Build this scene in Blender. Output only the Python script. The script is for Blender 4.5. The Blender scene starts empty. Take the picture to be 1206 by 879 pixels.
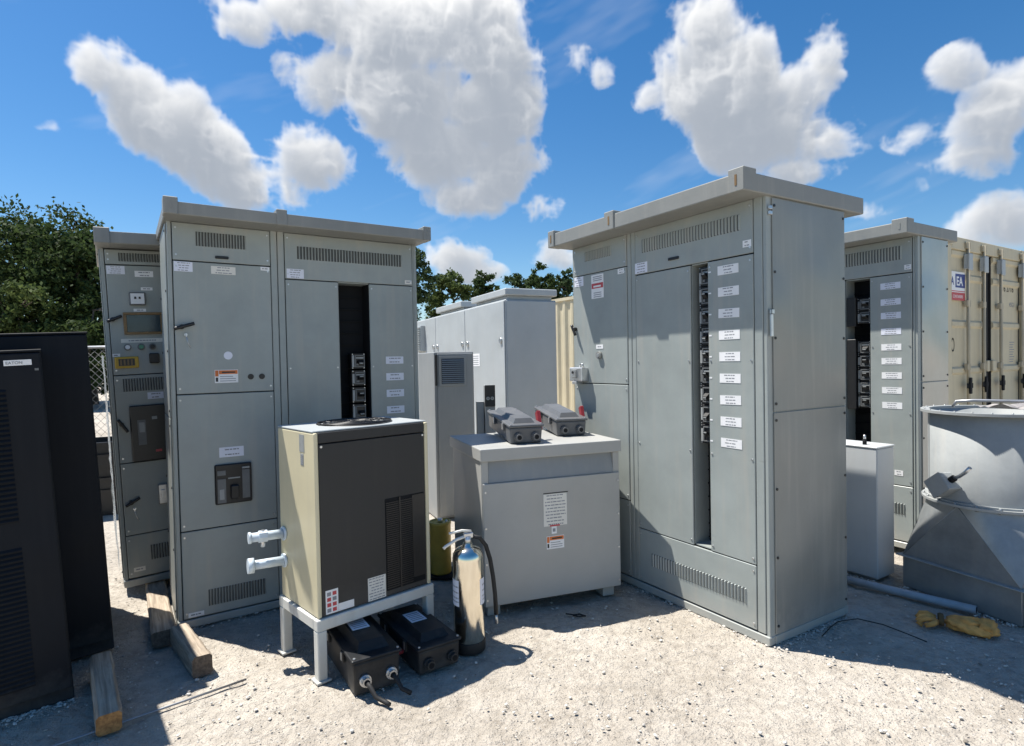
import bpy, bmesh, math, random
from mathutils import Vector, Matrix, noise
R = math.radians
C = bpy.context.scene.collection
SC = bpy.context.scene
random.seed(11)

# ------------------------------------------------------------------ helpers
class MB:
    """collects shapes in one bmesh, with a material slot per shape"""
    def __init__(s, *mats):
        s.bm = bmesh.new(); s.mats = list(mats); s.smooth = False
    def _mi(s, geom_faces, mi):
        for f in geom_faces: f.material_index = mi
    def box(s, x0, x1, y0, y1, z0, z1, mi=0, bev=0.0, seg=1):
        vs = [s.bm.verts.new(p) for p in ((x0,y0,z0),(x1,y0,z0),(x1,y1,z0),(x0,y1,z0),(x0,y0,z1),(x1,y0,z1),(x1,y1,z1),(x0,y1,z1))]
        fs = [s.bm.faces.new([vs[i] for i in q]) for q in ((3,2,1,0),(4,5,6,7),(0,1,5,4),(1,2,6,5),(2,3,7,6),(3,0,4,7))]
        if bev > 0:
            es = list({e for f in fs for e in f.edges})
            r = bmesh.ops.bevel(s.bm, geom=es, offset=bev, segments=seg, profile=.5, affect='EDGES')
            fs = [f for f in set(fs) | set(r['faces']) if f.is_valid]
            vs = list({v for f in fs for v in f.verts})
        s._mi(fs, mi)
        return vs
    def hexa(s, pts, mi=0):
        vs = [s.bm.verts.new(p) for p in pts]
        fs = [s.bm.faces.new([vs[i] for i in q]) for q in ((3,2,1,0),(4,5,6,7),(0,1,5,4),(1,2,6,5),(2,3,7,6),(3,0,4,7))]
        s._mi(fs, mi); return vs
    def cyl(s, a, b, r, seg=14, mi=0, r2=None, smooth=True):
        a = Vector(a); b = Vector(b); d = b - a; r2 = r if r2 is None else r2
        z = d.normalized(); x = z.orthogonal().normalized(); y = z.cross(x)
        A = []; B = []
        for i in range(seg):
            t = 2*math.pi*i/seg; o = x*math.cos(t) + y*math.sin(t)
            A.append(s.bm.verts.new(a + o*r)); B.append(s.bm.verts.new(b + o*r2))
        fs = []
        for i in range(seg):
            j = (i+1) % seg
            f = s.bm.faces.new((A[i],A[j],B[j],B[i])); f.smooth = smooth; fs.append(f)
        fs.append(s.bm.faces.new(A[::-1])); fs.append(s.bm.faces.new(B))
        s._mi(fs, mi); return A + B
    def lathe(s, prof, seg=32, mi=0, c=(0,0,0), smooth=True, cap=False):
        rings = []
        for (r, z) in prof:
            rings.append([s.bm.verts.new((c[0]+r*math.cos(2*math.pi*i/seg), c[1]+r*math.sin(2*math.pi*i/seg), c[2]+z)) for i in range(seg)])
        fs = []
        for a, b in zip(rings, rings[1:]):
            for i in range(seg):
                j = (i+1) % seg
                f = s.bm.faces.new((a[i],a[j],b[j],b[i])); f.smooth = smooth; fs.append(f)
        if cap:
            fs.append(s.bm.faces.new(rings[0][::-1])); fs.append(s.bm.faces.new(rings[-1]))
        s._mi(fs, mi)
    def tube(s, pts, r, seg=8, mi=0, taper=None):
        pts = [Vector(p) for p in pts]; rings = []; x = None
        for k, p in enumerate(pts):
            t = (pts[min(k+1,len(pts)-1)] - pts[max(k-1,0)]).normalized()
            x = t.orthogonal().normalized() if x is None else (x - t*x.dot(t)).normalized()
            y = t.cross(x); rr = r if taper is None else r + (taper - r)*k/(len(pts)-1)
            rings.append([s.bm.verts.new(p + (x*math.cos(2*math.pi*i/seg) + y*math.sin(2*math.pi*i/seg))*rr) for i in range(seg)])
        fs = []
        for a, b in zip(rings, rings[1:]):
            for i in range(seg):
                j = (i+1) % seg; f = s.bm.faces.new((a[i],a[j],b[j],b[i])); f.smooth = True; fs.append(f)
        fs.append(s.bm.faces.new(rings[0][::-1])); fs.append(s.bm.faces.new(rings[-1]))
        s._mi(fs, mi)
    def quad(s, pts, mi=0):
        f = s.bm.faces.new([s.bm.verts.new(p) for p in pts]); f.material_index = mi
    def xf(s, M):
        bmesh.ops.transform(s.bm, matrix=M, verts=s.bm.verts); return s
    def build(s, name, parent=None, M=None, label=None, normals=True):
        if M is not None: s.xf(M)
        if normals: bmesh.ops.recalc_face_normals(s.bm, faces=s.bm.faces)
        me = bpy.data.meshes.new(name); s.bm.to_mesh(me); s.bm.free()
        for m in s.mats: me.materials.append(m)
        o = bpy.data.objects.new(name, me); C.objects.link(o)
        if parent: o.parent = parent
        if label: o['label'] = label
        return o

def thing(name, label, cat, loc=(0,0,0), rot=0, group=None):
    o = bpy.data.objects.new(name, None); C.objects.link(o)
    o.empty_display_size = .2; o.location = loc
    o.rotation_euler = (0,0,rot) if not isinstance(rot, tuple) else rot
    return tag(o, label, cat, group)
def tag(o, label=None, cat=None, group=None, kind=None):
    if label: o['label'] = label
    if cat: o['category'] = cat
    if group: o['group'] = group
    if kind: o['kind'] = kind
    return o
def copy_tree(o, parent=None):
    c = o.copy(); C.objects.link(c)
    if parent: c.parent = parent
    for ch in list(o.children): copy_tree(ch, c)
    return c
def text(name, body, size, mat, M, parent=None, ext=.0008, bold=0.0, sx=1.0):
    cu = bpy.data.curves.new(name, 'FONT'); cu.body = body; cu.size = size; cu.extrude = ext; cu.align_x = 'LEFT'; cu.offset = bold
    t = bpy.data.objects.new(name+'_tmp', cu); C.objects.link(t)
    bpy.context.view_layer.update()
    me = bpy.data.meshes.new_from_object(t.evaluated_get(bpy.context.evaluated_depsgraph_get()))
    bpy.data.objects.remove(t); bpy.data.curves.remove(cu)
    me.name = name; me.transform(M @ Matrix.Diagonal((sx,1,1,1))); me.materials.clear(); me.materials.append(mat)
    o = bpy.data.objects.new(name, me); C.objects.link(o)
    if parent: o.parent = parent
    return o
def front_text_matrix(x, z, y=-.001):
    return Matrix.Translation((x, y, z)) @ Matrix.Rotation(R(90), 4, 'X')

# ------------------------------------------------------------------ materials
def nodes(name):
    m = bpy.data.materials.new(name); m.use_nodes = True
    nt = m.node_tree; p = nt.nodes['Principled BSDF']
    return m, nt, p
def L_(nt, a, b): nt.links.new(a, b)
def painted(name, col, rough=.42, var=.10, scale=2.5, bump=.015, metallic=0.0, spec=.5, dirt=.25, dirtcol=(.42,.39,.34), wave=.02, streak=True, splash=.45):
    """sheet metal paint: faint mottling, vertical dust streaks, oil-canning"""
    m, nt, p = nodes(name); N = nt.nodes
    tc = N.new('ShaderNodeTexCoord')
    n1 = N.new('ShaderNodeTexNoise'); n1.inputs['Scale'].default_value = scale; n1.inputs['Detail'].default_value = 6; n1.inputs['Roughness'].default_value = .65
    L_(nt, tc.outputs['Object'], n1.inputs['Vector'])
    mp = N.new('ShaderNodeMapping'); mp.inputs['Scale'].default_value = (9, 9, .7) if streak else (6,6,6)
    L_(nt, tc.outputs['Object'], mp.inputs['Vector'])
    n2 = N.new('ShaderNodeTexNoise'); n2.inputs['Scale'].default_value = 2.2; n2.inputs['Detail'].default_value = 5
    L_(nt, mp.outputs['Vector'], n2.inputs['Vector'])
    r1 = N.new('ShaderNodeMapRange'); r1.inputs['From Min'].default_value = .3; r1.inputs['From Max'].default_value = .7
    r1.inputs['To Min'].default_value = 1-var; r1.inputs['To Max'].default_value = 1+var
    L_(nt, n1.outputs['Fac'], r1.inputs['Value'])
    mul = N.new('ShaderNodeVectorMath'); mul.operation = 'SCALE'; mul.inputs[0].default_value = col
    L_(nt, r1.outputs['Result'], mul.inputs['Scale'])
    r2 = N.new('ShaderNodeMapRange'); r2.inputs['From Min'].default_value = .52; r2.inputs['From Max'].default_value = .8
    r2.inputs['To Min'].default_value = 0; r2.inputs['To Max'].default_value = dirt
    L_(nt, n2.outputs['Fac'], r2.inputs['Value'])
    mix = N.new('ShaderNodeMix'); mix.data_type = 'RGBA'
    L_(nt, r2.outputs['Result'], mix.inputs['Factor']); L_(nt, mul.outputs['Vector'], mix.inputs['A']); mix.inputs['B'].default_value = (*dirtcol, 1)
    sp = N.new('ShaderNodeSeparateXYZ'); L_(nt, tc.outputs['Object'], sp.inputs[0])
    zz = N.new('ShaderNodeMath'); zz.operation = 'MULTIPLY_ADD'; zz.inputs[1].default_value = -3.2; zz.inputs[2].default_value = .55; L_(nt, sp.outputs['Z'], zz.inputs[0])
    n5 = N.new('ShaderNodeTexNoise'); n5.inputs['Scale'].default_value = 11; n5.inputs['Detail'].default_value = 8; n5.inputs['Roughness'].default_value = .72; L_(nt, tc.outputs['Object'], n5.inputs['Vector'])
    za = N.new('ShaderNodeMath'); za.use_clamp = False; L_(nt, zz.outputs[0], za.inputs[0]); L_(nt, n5.outputs['Fac'], za.inputs[1])
    zr = N.new('ShaderNodeMapRange'); zr.inputs['From Min'].default_value = .55; zr.inputs['From Max'].default_value = 1.15; zr.inputs['To Max'].default_value = splash; L_(nt, za.outputs[0], zr.inputs['Value'])
    mixd = N.new('ShaderNodeMix'); mixd.data_type = 'RGBA'; mixd.inputs['B'].default_value = (.46,.43,.38,1)
    L_(nt, zr.outputs['Result'], mixd.inputs['Factor']); L_(nt, mix.outputs['Result'], mixd.inputs['A'])
    # scattered scuffs
    ms = N.new('ShaderNodeMapping'); ms.inputs['Scale'].default_value = (3,3,14); ms.inputs['Rotation'].default_value = (.3,.5,0); L_(nt, tc.outputs['Object'], ms.inputs['Vector'])
    n6 = N.new('ShaderNodeTexNoise'); n6.inputs['Scale'].default_value = 3.1; n6.inputs['Detail'].default_value = 10; n6.inputs['Roughness'].default_value = .78; L_(nt, ms.outputs[0], n6.inputs['Vector'])
    sr = N.new('ShaderNodeMapRange'); sr.inputs['From Min'].default_value = .63; sr.inputs['From Max'].default_value = .71; sr.inputs['To Max'].default_value = .5; L_(nt, n6.outputs['Fac'], sr.inputs['Value'])
    mixs = N.new('ShaderNodeMix'); mixs.data_type = 'RGBA'; mixs.inputs['B'].default_value = (col[0]*.55+.02, col[1]*.53+.02, col[2]*.5+.02, 1)
    L_(nt, sr.outputs['Result'], mixs.inputs['Factor']); L_(nt, mixd.outputs['Result'], mixs.inputs['A'])
    L_(nt, mixs.outputs['Result'], p.inputs['Base Color'])
    r3 = N.new('ShaderNodeMapRange'); r3.inputs['To Min'].default_value = rough-.1; r3.inputs['To Max'].default_value = rough+.14
    L_(nt, n1.outputs['Fac'], r3.inputs['Value']); L_(nt, r3.outputs['Result'], p.inputs['Roughness'])
    p.inputs['Metallic'].default_value = metallic; p.inputs['Specular IOR Level'].default_value = spec
    n3 = N.new('ShaderNodeTexNoise'); n3.inputs['Scale'].default_value = 1.6; n3.inputs['Detail'].default_value = 1
    L_(nt, tc.outputs['Object'], n3.inputs['Vector'])
    n4 = N.new('ShaderNodeTexNoise'); n4.inputs['Scale'].default_value = 90; n4.inputs['Detail'].default_value = 2
    L_(nt, tc.outputs['Object'], n4.inputs['Vector'])
    b1 = N.new('ShaderNodeBump'); b1.inputs['Strength'].default_value = 1; b1.inputs['Distance'].default_value = wave
    L_(nt, n3.outputs['Fac'], b1.inputs['Height'])
    b2 = N.new('ShaderNodeBump'); b2.inputs['Strength'].default_value = .25; b2.inputs['Distance'].default_value = bump*.05
    L_(nt, n4.outputs['Fac'], b2.inputs['Height']); L_(nt, b1.outputs['Normal'], b2.inputs['Normal'])
    L_(nt, b2.outputs['Normal'], p.inputs['Normal'])
    return m
def plain(name, col, rough=.5, metallic=0.0, spec=.5, var=.12, scale=20):
    m, nt, p = nodes(name); N = nt.nodes
    tc = N.new('ShaderNodeTexCoord'); n1 = N.new('ShaderNodeTexNoise'); n1.inputs['Scale'].default_value = scale; n1.inputs['Detail'].default_value = 4
    L_(nt, tc.outputs['Object'], n1.inputs['Vector'])
    r1 = N.new('ShaderNodeMapRange'); r1.inputs['From Min'].default_value = .3; r1.inputs['From Max'].default_value = .7
    r1.inputs['To Min'].default_value = 1-var; r1.inputs['To Max'].default_value = 1+var
    L_(nt, n1.outputs['Fac'], r1.inputs['Value'])
    mul = N.new('ShaderNodeVectorMath'); mul.operation = 'SCALE'; mul.inputs[0].default_value = col
    L_(nt, r1.outputs['Result'], mul.inputs['Scale']); L_(nt, mul.outputs['Vector'], p.inputs['Base Color'])
    p.inputs['Roughness'].default_value = rough; p.inputs['Metallic'].default_value = metallic; p.inputs['Specular IOR Level'].default_value = spec
    return m

M_GREY   = painted('grey_enamel', (.305,.335,.322), .36, .11, dirt=.46)
M_GREYW  = painted('grey_enamel_roof', (.235,.238,.222), .5, .10, dirt=.25)
M_BARE   = painted('bare_steel_panel', (.42,.42,.40), .32, .12, metallic=.6, dirt=.2, wave=.05)
M_SIDE   = painted('side_sheet_warm_bounce', (.215,.222,.205), .30, .09, spec=.7, dirt=.25, wave=.05)  # cabinet grey darkened and warmed; ground bounce on the shaded side painted in
M_PALEB  = painted('pale_box_paint', (.50,.52,.53), .45, .05, dirt=.15)
M_PALE   = painted('pale_grey_enamel', (.40,.425,.43), .45, .06, dirt=.2)
M_MIDGR  = painted('mid_grey_enamel', (.26,.275,.28), .5, .07)
M_TRANS  = painted('transformer_grey', (.375,.375,.355), .42, .07)
M_BLACKP = painted('black_powder_coat', (.010,.012,.016), .55, .15, splash=.12, spec=.15, dirt=.04, dirtcol=(.10,.1,.1), wave=.03)
M_BLACKF = painted('black_front_panel', (.022,.022,.022), .55, .12, splash=.06, dirt=.05, dirtcol=(.12,.11,.1), wave=.006)
M_TAN    = painted('cream_enamel', (.68,.61,.41), .42, .05, splash=.15, dirt=.15)
M_STAND  = painted('white_steel_stand', (.62,.62,.58), .5, .06, dirt=.4)
M_GALV   = painted('galvanised_sheet', (.30,.315,.315), .66, .14, scale=5, metallic=.05, dirt=.25, wave=.035)
M_GALVD  = painted('galvanised_hood', (.27,.285,.29), .36, .25, scale=4, metallic=.4, dirt=.2, wave=.05)
M_CAST   = painted('dark_grey_casting', (.105,.108,.113), .42, .12, splash=0, dirt=.12, streak=False, wave=.01)
M_BOXBLK = painted('black_moulded_case', (.014,.015,.017), .45, .2, splash=.10, spec=.3, dirt=.15, dirtcol=(.2,.19,.17), streak=False, wave=.008)
M_CONT   = painted('beige_container_paint', (.57,.50,.345), .55, .08, dirt=.35, dirtcol=(.36,.30,.2), wave=.02)
M_CONTD  = painted('worn_beige_paint', (.40,.35,.25), .6, .15, dirt=.5, dirtcol=(.25,.2,.14))
M_BLACK  = plain('black_plastic', (.012,.012,.013), .4)
M_DARK   = plain('slot_dark', (.008,.009,.011), .7, spec=.2)
M_SLOT   = plain('louvre_slot', (.07,.075,.073), .7)
M_RUBBER = plain('rubber', (.016,.016,.016), .7)
M_WHITE  = plain('white_label', (.80,.80,.80), .5, var=.03)
M_BLUISH = plain('bluish_white_label', (.72,.74,.82), .5, var=.03)
M_CREAML = plain('cream_label', (.72,.70,.64), .55, var=.04)
M_PRINT  = plain('label_print', (.25,.26,.28), .6)
M_ORANGE = plain('orange_warning', (.62,.16,.03), .5)
M_RED    = plain('red_print', (.50,.06,.07), .5)
M_REDH   = plain('red_handle', (.30,.03,.035), .4)
M_NAVY   = plain('navy_print', (.03,.05,.22), .5)
M_YELLOW = plain('yellow_frame', (.62,.38,.03), .45)
M_BROWN  = plain('bronze_frame', (.22,.13,.05), .45)
M_SCREEN = plain('dark_meter_glass', (.05,.07,.08), .12)
M_SILVER = plain('zinc_plated_steel', (.60,.61,.62), .35, .9, var=.15)
M_CHROME = plain('polished_stainless_warm_reflection', (.86,.79,.66), .16, 1.0, var=.06, scale=6)  # warm tint paints in the sunlit ground mirrored by the steel
M_BREAK  = plain('breaker_grey', (.15,.155,.155), .5)
M_BREAKL = plain('breaker_light_grey', (.33,.34,.33), .45)
M_GREEN  = plain('green_lens', (.03,.22,.12), .3)
M_OCHRE  = plain('ochre_paint', (.50,.36,.07), .45, var=.15, scale=9)
M_PVC    = plain('grey_pvc_pipe', (.33,.37,.41), .4)
M_WHITEP = plain('white_pipe_coating', (.60,.68,.74), .45)
M_GLOVE  = plain('tan_leather', (.66,.32,.085), .85, var=.4, scale=16)
M_GLOVED = plain('dark_cuff', (.10,.06,.02), .8)
M_STEELR = plain('dull_steel_rod', (.30,.31,.33), .45, .8)
M_TARP   = plain('crumpled_tarp', (.28,.26,.25), .7, var=.3, scale=12)

def wood(name, col, col2):
    m, nt, p = nodes(name); N = nt.nodes
    tc = N.new('ShaderNodeTexCoord'); mp = N.new('ShaderNodeMapping'); mp.inputs['Scale'].default_value = (1.5, 24, 24)
    L_(nt, tc.outputs['Object'], mp.inputs['Vector'])
    n = N.new('ShaderNodeTexNoise'); n.inputs['Scale'].default_value = 2.5; n.inputs['Detail'].default_value = 8; n.inputs['Distortion'].default_value = .6
    L_(nt, mp.outputs['Vector'], n.inputs['Vector'])
    cr = N.new('ShaderNodeValToRGB'); cr.color_ramp.elements[0].position = .35; cr.color_ramp.elements[0].color = (*col2,1)
    cr.color_ramp.elements[1].position = .65; cr.color_ramp.elements[1].color = (*col,1)
    L_(nt, n.outputs['Fac'], cr.inputs['Fac']); L_(nt, cr.outputs['Color'], p.inputs['Base Color'])
    p.inputs['Roughness'].default_value = .85
    b = N.new('ShaderNodeBump'); b.inputs['Strength'].default_value = .5; b.inputs['Distance'].default_value = .004
    L_(nt, n.outputs['Fac'], b.inputs['Height']); L_(nt, b.outputs['Normal'], p.inputs['Normal'])
    return m
M_WOOD = wood('weathered_timber', (.46,.38,.29), (.25,.20,.15))
M_WOODD = wood('shaded_timber_end', (.16,.12,.09), (.08,.06,.045))  # shadow on the timber ends put into a darker wood colour
M_WOODE = wood('cut_timber_end', (.52,.26,.09), (.28,.13,.045))
M_BARK = wood('bark', (.12,.095,.07), (.05,.04,.03))

def leafmat(name, c1, c2):
    m, nt, p = nodes(name); N = nt.nodes
    oi = N.new('ShaderNodeNewGeometry')
    cr = N.new('ShaderNodeValToRGB'); cr.color_ramp.elements[0].color = (*c1,1); cr.color_ramp.elements[1].color = (*c2,1)
    L_(nt, oi.outputs['Random Per Island'], cr.inputs['Fac']); L_(nt, cr.outputs['Color'], p.inputs['Base Color'])
    p.inputs['Roughness'].default_value = .7; p.inputs['Specular IOR Level'].default_value = .1
    tr = N.new('ShaderNodeBsdfTranslucent'); L_(nt, cr.outputs['Color'], tr.inputs['Color'])
    mx = N.new('ShaderNodeMixShader'); mx.inputs['Fac'].default_value = .3
    L_(nt, p.outputs['BSDF'], mx.inputs[1]); L_(nt, tr.outputs['BSDF'], mx.inputs[2])
    L_(nt, mx.outputs['Shader'], N['Material Output'].inputs['Surface'])
    return m
M_LEAFD = leafmat('dark_leaf', (.025,.045,.018), (.075,.11,.035))
M_LEAFM = leafmat('mid_leaf', (.045,.07,.022), (.13,.17,.055))
M_LEAFP = leafmat('pine_leaf', (.03,.055,.025), (.085,.12,.05))

def ground_mat():
    m, nt, p = nodes('crushed_limestone'); N = nt.nodes
    tc = N.new('ShaderNodeTexCoord')
    def nz(sc, det, ro=.6):   # noise in metres
        n = N.new('ShaderNodeTexNoise'); n.inputs['Scale'].default_value = sc; n.inputs['Detail'].default_value = det; n.inputs['Roughness'].default_value = ro
        L_(nt, tc.outputs['Object'], n.inputs['Vector']); return n
    a = nz(.9, 5); b = nz(14, 6, .7); c = nz(75, 4, .7)
    v = N.new('ShaderNodeTexVoronoi'); v.inputs['Scale'].default_value = 38; L_(nt, tc.outputs['Object'], v.inputs['Vector'])
    v2 = N.new('ShaderNodeTexVoronoi'); v2.inputs['Scale'].default_value = 110; L_(nt, tc.outputs['Object'], v2.inputs['Vector'])
    cr = N.new('ShaderNodeValToRGB'); e = cr.color_ramp.elements
    e[0].position = .32; e[0].color = (.385,.345,.29,1); e[1].position = .68; e[1].color = (.535,.495,.435,1)
    L_(nt, a.outputs['Fac'], cr.inputs['Fac'])
    cr2 = N.new('ShaderNodeValToRGB'); e = cr2.color_ramp.elements
    e[0].position = .30; e[0].color = (.78,.765,.75,1); e[1].position = .62; e[1].color = (1.07,1.06,1.05,1)
    L_(nt, b.outputs['Fac'], cr2.inputs['Fac'])
    mx = N.new('ShaderNodeMix'); mx.data_type = 'RGBA'; mx.blend_type = 'MULTIPLY'; mx.inputs['Factor'].default_value = 1
    L_(nt, cr.outputs['Color'], mx.inputs['A']); L_(nt, cr2.outputs['Color'], mx.inputs['B'])
    # separate stones by their own tone
    cr3 = N.new('ShaderNodeValToRGB'); e = cr3.color_ramp.elements
    e[0].position = .0; e[0].color = (.55,.52,.5,1); e[1].position = .28; e[1].color = (1,1,1,1)
    sep = N.new('ShaderNodeSeparateColor'); L_(nt, v.outputs['Color'], sep.inputs['Color']); L_(nt, sep.outputs['Red'], cr3.inputs['Fac'])
    mx2 = N.new('ShaderNodeMix'); mx2.data_type = 'RGBA'; mx2.blend_type = 'MULTIPLY'; mx2.inputs['Factor'].default_value = .32
    L_(nt, mx.outputs['Result'], mx2.inputs['A']); L_(nt, cr3.outputs['Color'], mx2.inputs['B'])
    L_(nt, mx2.outputs['Result'], p.inputs['Base Color'])
    p.inputs['Roughness'].default_value = .95; p.inputs['Specular IOR Level'].default_value = .15
    def bump(h, dist, prev=None, inv=False):
        k = N.new('ShaderNodeBump'); k.inputs['Strength'].default_value = 1; k.inputs['Distance'].default_value = dist; k.invert = inv
        L_(nt, h, k.inputs['Height'])
        if prev: L_(nt, prev.outputs['Normal'], k.inputs['Normal'])
        return k
    k = bump(b.outputs['Fac'], .026); k = bump(v.outputs['Distance'], .006, k, True); k = bump(v2.outputs['Distance'], .0035, k, True); k = bump(c.outputs['Fac'], .004, k)
    L_(nt, k.outputs['Normal'], p.inputs['Normal'])
    return m
M_GROUND = ground_mat()
def stone_mat():
    m, nt, p = nodes('loose_limestone'); N = nt.nodes
    oi = N.new('ShaderNodeNewGeometry'); cr = N.new('ShaderNodeValToRGB'); e = cr.color_ramp.elements
    e[0].color = (.18,.16,.135,1); e[1].color = (.62,.58,.52,1)
    e3 = e.new(.04); e3.color = (.20,.17,.14,1); e4 = e.new(.045); e4.color = (.36,.33,.30,1)
    e2 = e.new(.25); e2.color = (.52,.49,.44,1)
    L_(nt, oi.outputs['Random Per Island'], cr.inputs['Fac']); L_(nt, cr.outputs['Color'], p.inputs['Base Color'])
    p.inputs['Roughness'].default_value = .95; return m
M_STONE = stone_mat()

# ------------------------------------------------------------------ ground
OBST = []   # (centre x, y, radius) where no loose stone may lie
def ground():
    def axis(lo, hi, far0, far1, step):
        xs = [lo + step*i for i in range(int(round((hi-lo)/step))+1)]
        a = []; s = step; x = lo
        while x > far0: s *= 1.35; x -= s; a.append(x)
        b = []; s = step; x = hi
        while x < far1: s *= 1.35; x += s; b.append(x)
        return a[::-1] + xs + b
    xs = axis(-3.6, 3.6, -400, 400, .03); ys = axis(1.6, 6.0, -60, 700, .03)
    bm = bmesh.new(); rows = []
    for y in ys:
        row = []
        for x in xs:
            d = max(abs(x)-4, 0, y-6.5, 1-y); w = max(0, 1-d/2)
            h = 0
            if w > 0:
                h = w*(.012*noise.noise((x*1.7, y*1.7, 0)) + .011*noise.noise((x*5, y*5, 3)) + .007*noise.noise((x*14, y*14, 7)) + .004*noise.noise((x*31,y*31,5))) - .008*w
            row.append(bm.verts.new((x, y, h)))
        rows.append(row)
    for a, b in zip(rows, rows[1:]):
        for i in range(len(xs)-1):
            f = bm.faces.new((a[i], a[i+1], b[i+1], b[i])); f.smooth = True
    me = bpy.data.meshes.new('ground'); bm.to_mesh(me); bm.free(); me.materials.append(M_GROUND)
    o = bpy.data.objects.new('ground', me); C.objects.link(o); tag(o, kind='structure')
ground()
def gravel():
    bm = bmesh.new(); rnd = random.Random(5)
    base = bmesh.new(); bmesh.ops.create_icosphere(base, subdivisions=1, radius=1)
    bv = [v.co.copy() for v in base.verts]; bf = [[v.index for v in f.verts] for f in base.faces]; base.free()
    EDGE = [((.469,4.423),(1.314,3.04)),((1.314,3.04),(1.917,3.41)),((-1.934,3.361),(-.663,4.2)),((-1.934,3.361),(-2.234,3.816)),((-2.03,2.68),(-2.3,2.45)),((2.12,4.3),(2.38,3.87)),((2.5,3.8),(2.74,3.2))]
    for k in range(11500):
        y = 1.75 + (rnd.random()**1.5)*3.6; x = (rnd.random()*2-1)*y*.95
        if k > 9500:
            a_, b_ = EDGE[k % len(EDGE)]; t = rnd.random(); off = abs(rnd.gauss(0,.035)); nx_, ny_ = (b_[1]-a_[1]), -(b_[0]-a_[0]); ln = math.hypot(nx_,ny_)
            sg = 1 if (nx_*-(a_[0])+ny_*-(a_[1])) > 0 else -1
            x = a_[0]+(b_[0]-a_[0])*t+sg*nx_/ln*off; y = a_[1]+(b_[1]-a_[1])*t+sg*ny_/ln*off
        elif noise.noise((x*1.3, y*1.3, 9)) < -.18 and rnd.random() < .7: continue
        s = .0024 + .0068*rnd.random()**5
        sc = Vector((s*rnd.uniform(.8,1.4), s*rnd.uniform(.8,1.2), s*rnd.uniform(.5,.8)))
        M = Matrix.Translation((x, y, s*.15)) @ Matrix.Rotation(rnd.random()*6.28, 4, 'Z') @ Matrix.Rotation(rnd.uniform(-.4,.4), 4, 'X')
        vs = []
        for c in bv:
            q = Vector((c.x*sc.x, c.y*sc.y, c.z*sc.z))*rnd.uniform(.78,1.15); vs.append(bm.verts.new(M @ q))
        for f in bf: bm.faces.new([vs[i] for i in f])
    me = bpy.data.meshes.new('gravel'); bm.to_mesh(me); bm.free(); me.materials.append(M_STONE)
    o = bpy.data.objects.new('gravel', me); C.objects.link(o)
    tag(o, 'loose pale limestone chips scattered over the yard', 'gravel', kind='stuff')
gravel()

# ------------------------------------------------------------------ switchgear parts (local: x along the front, y inward, z up)
def sheet(parent, name, x0, x1, z0, z1, mat=None, y0=-.012, y1=0.0, bolts=True, nb=None, mat2=None, label=None, bumps=True):
    m = MB(mat or M_GREY, M_SILVER)
    m.box(x0, x1, y0, y1, z0, z1, 0, .003)
    if bolts:
        n = nb or max(2, int((z1-z0)/.45)+1)
        for x in (x0+.016, x1-.016):
            for i in range(n):
                z = z0+.03 + (z1-z0-.06)*(i/(n-1) if n > 1 else .5)
                m.cyl((x, y0+.001, z), (x, y0-.004, z), .0055, 8, 1)
    return m.build(name, parent, label=label)
def vent(parent, x0, x1, z0, z1, pitch=.0175, y=-.012, mat=None):
    m = MB(M_SLOT, mat or M_GREY); n = max(3, int((x1-x0)/pitch)); p = (x1-x0)/n
    for i in range(n):
        a = x0 + i*p
        m.box(a, a+p*.5, y-.0012, y+.001, z0, z1, 0)
        # pressed louvre lip beside the slot
        m.hexa([(a+p*.5,y-.007,z0+.004),(a+p*.66,y-.007,z0+.004),(a+p*.92,y,z0),(a+p*.55,y,z0),
                (a+p*.5,y-.007,z1-.004),(a+p*.66,y-.007,z1-.004),(a+p*.92,y,z1),(a+p*.55,y,z1)], 1)
    return m.build('vent', parent)
def label(parent, x0, x1, z0, z1, mat=None, lines=2, y=-.0125, frac=.62, printmat=None, tilt=0, name='label'):
    m = MB(mat or M_WHITE, printmat or M_PRINT)
    m.box(x0, x1, y-.0012, y, z0, z1)
    h = z1-z0; w = x1-x0; rnd = random.Random(int(x0*1e4)+int(z0*1e3))
    for i in range(lines):
        zc = z1 - h*(i+.5+.25*(lines==1)*0)/(lines) ; t = min(.007, h/lines*.32)
        ww = w*frac*rnd.uniform(.75,1.1); xc = (x0+x1)/2 + w*.03*rnd.uniform(-1,1)
        xa = xc-ww/2
        while xa < xc+ww/2-.004:
            xb = min(xa+rnd.uniform(.008,.026), xc+ww/2)
            m.box(xa, xb, y-.0016, y-.0011, zc-t/2, zc+t/2, 1); xa = xb+.004
    if tilt:
        c = Vector(((x0+x1)/2, y, (z0+z1)/2)); m.xf(Matrix.Translation(c) @ Matrix.Rotation(tilt,4,'Y') @ Matrix.Translation(-c))
    return m.build(name, parent)
def warning(parent, x0, x1, z0, z1, y=-.0125):
    m = MB(M_WHITE, M_ORANGE, M_BLACK, M_PRINT); w = x1-x0; h = z1-z0
    m.box(x0, x1, y-.0012, y, z0, z1)
    m.box(x0+w*.18, x1-w*.02, y-.0016, y-.001, z1-h*.33, z1-h*.04, 1)
    m.box(x0+w*.02, x0+w*.16, y-.0016, y-.001, z1-h*.5, z1-h*.04, 1)
    m.box(x0+w*.04, x0+w*.14, y-.0016, y-.001, z0+h*.1, z0+h*.42, 2)
    m.box(x0+w*.3, x1-w*.12, y-.0019, y-.0014, z1-h*.25, z1-h*.14, 2)
    for i in range(3): m.box(x0+w*.22, x1-w*(.1+.12*(i==2)), y-.0016, y-.001, z0+h*(.12+.17*i), z0+h*(.12+.17*i)+.004, 3)
    return m.build('warning_sticker', parent)
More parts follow.
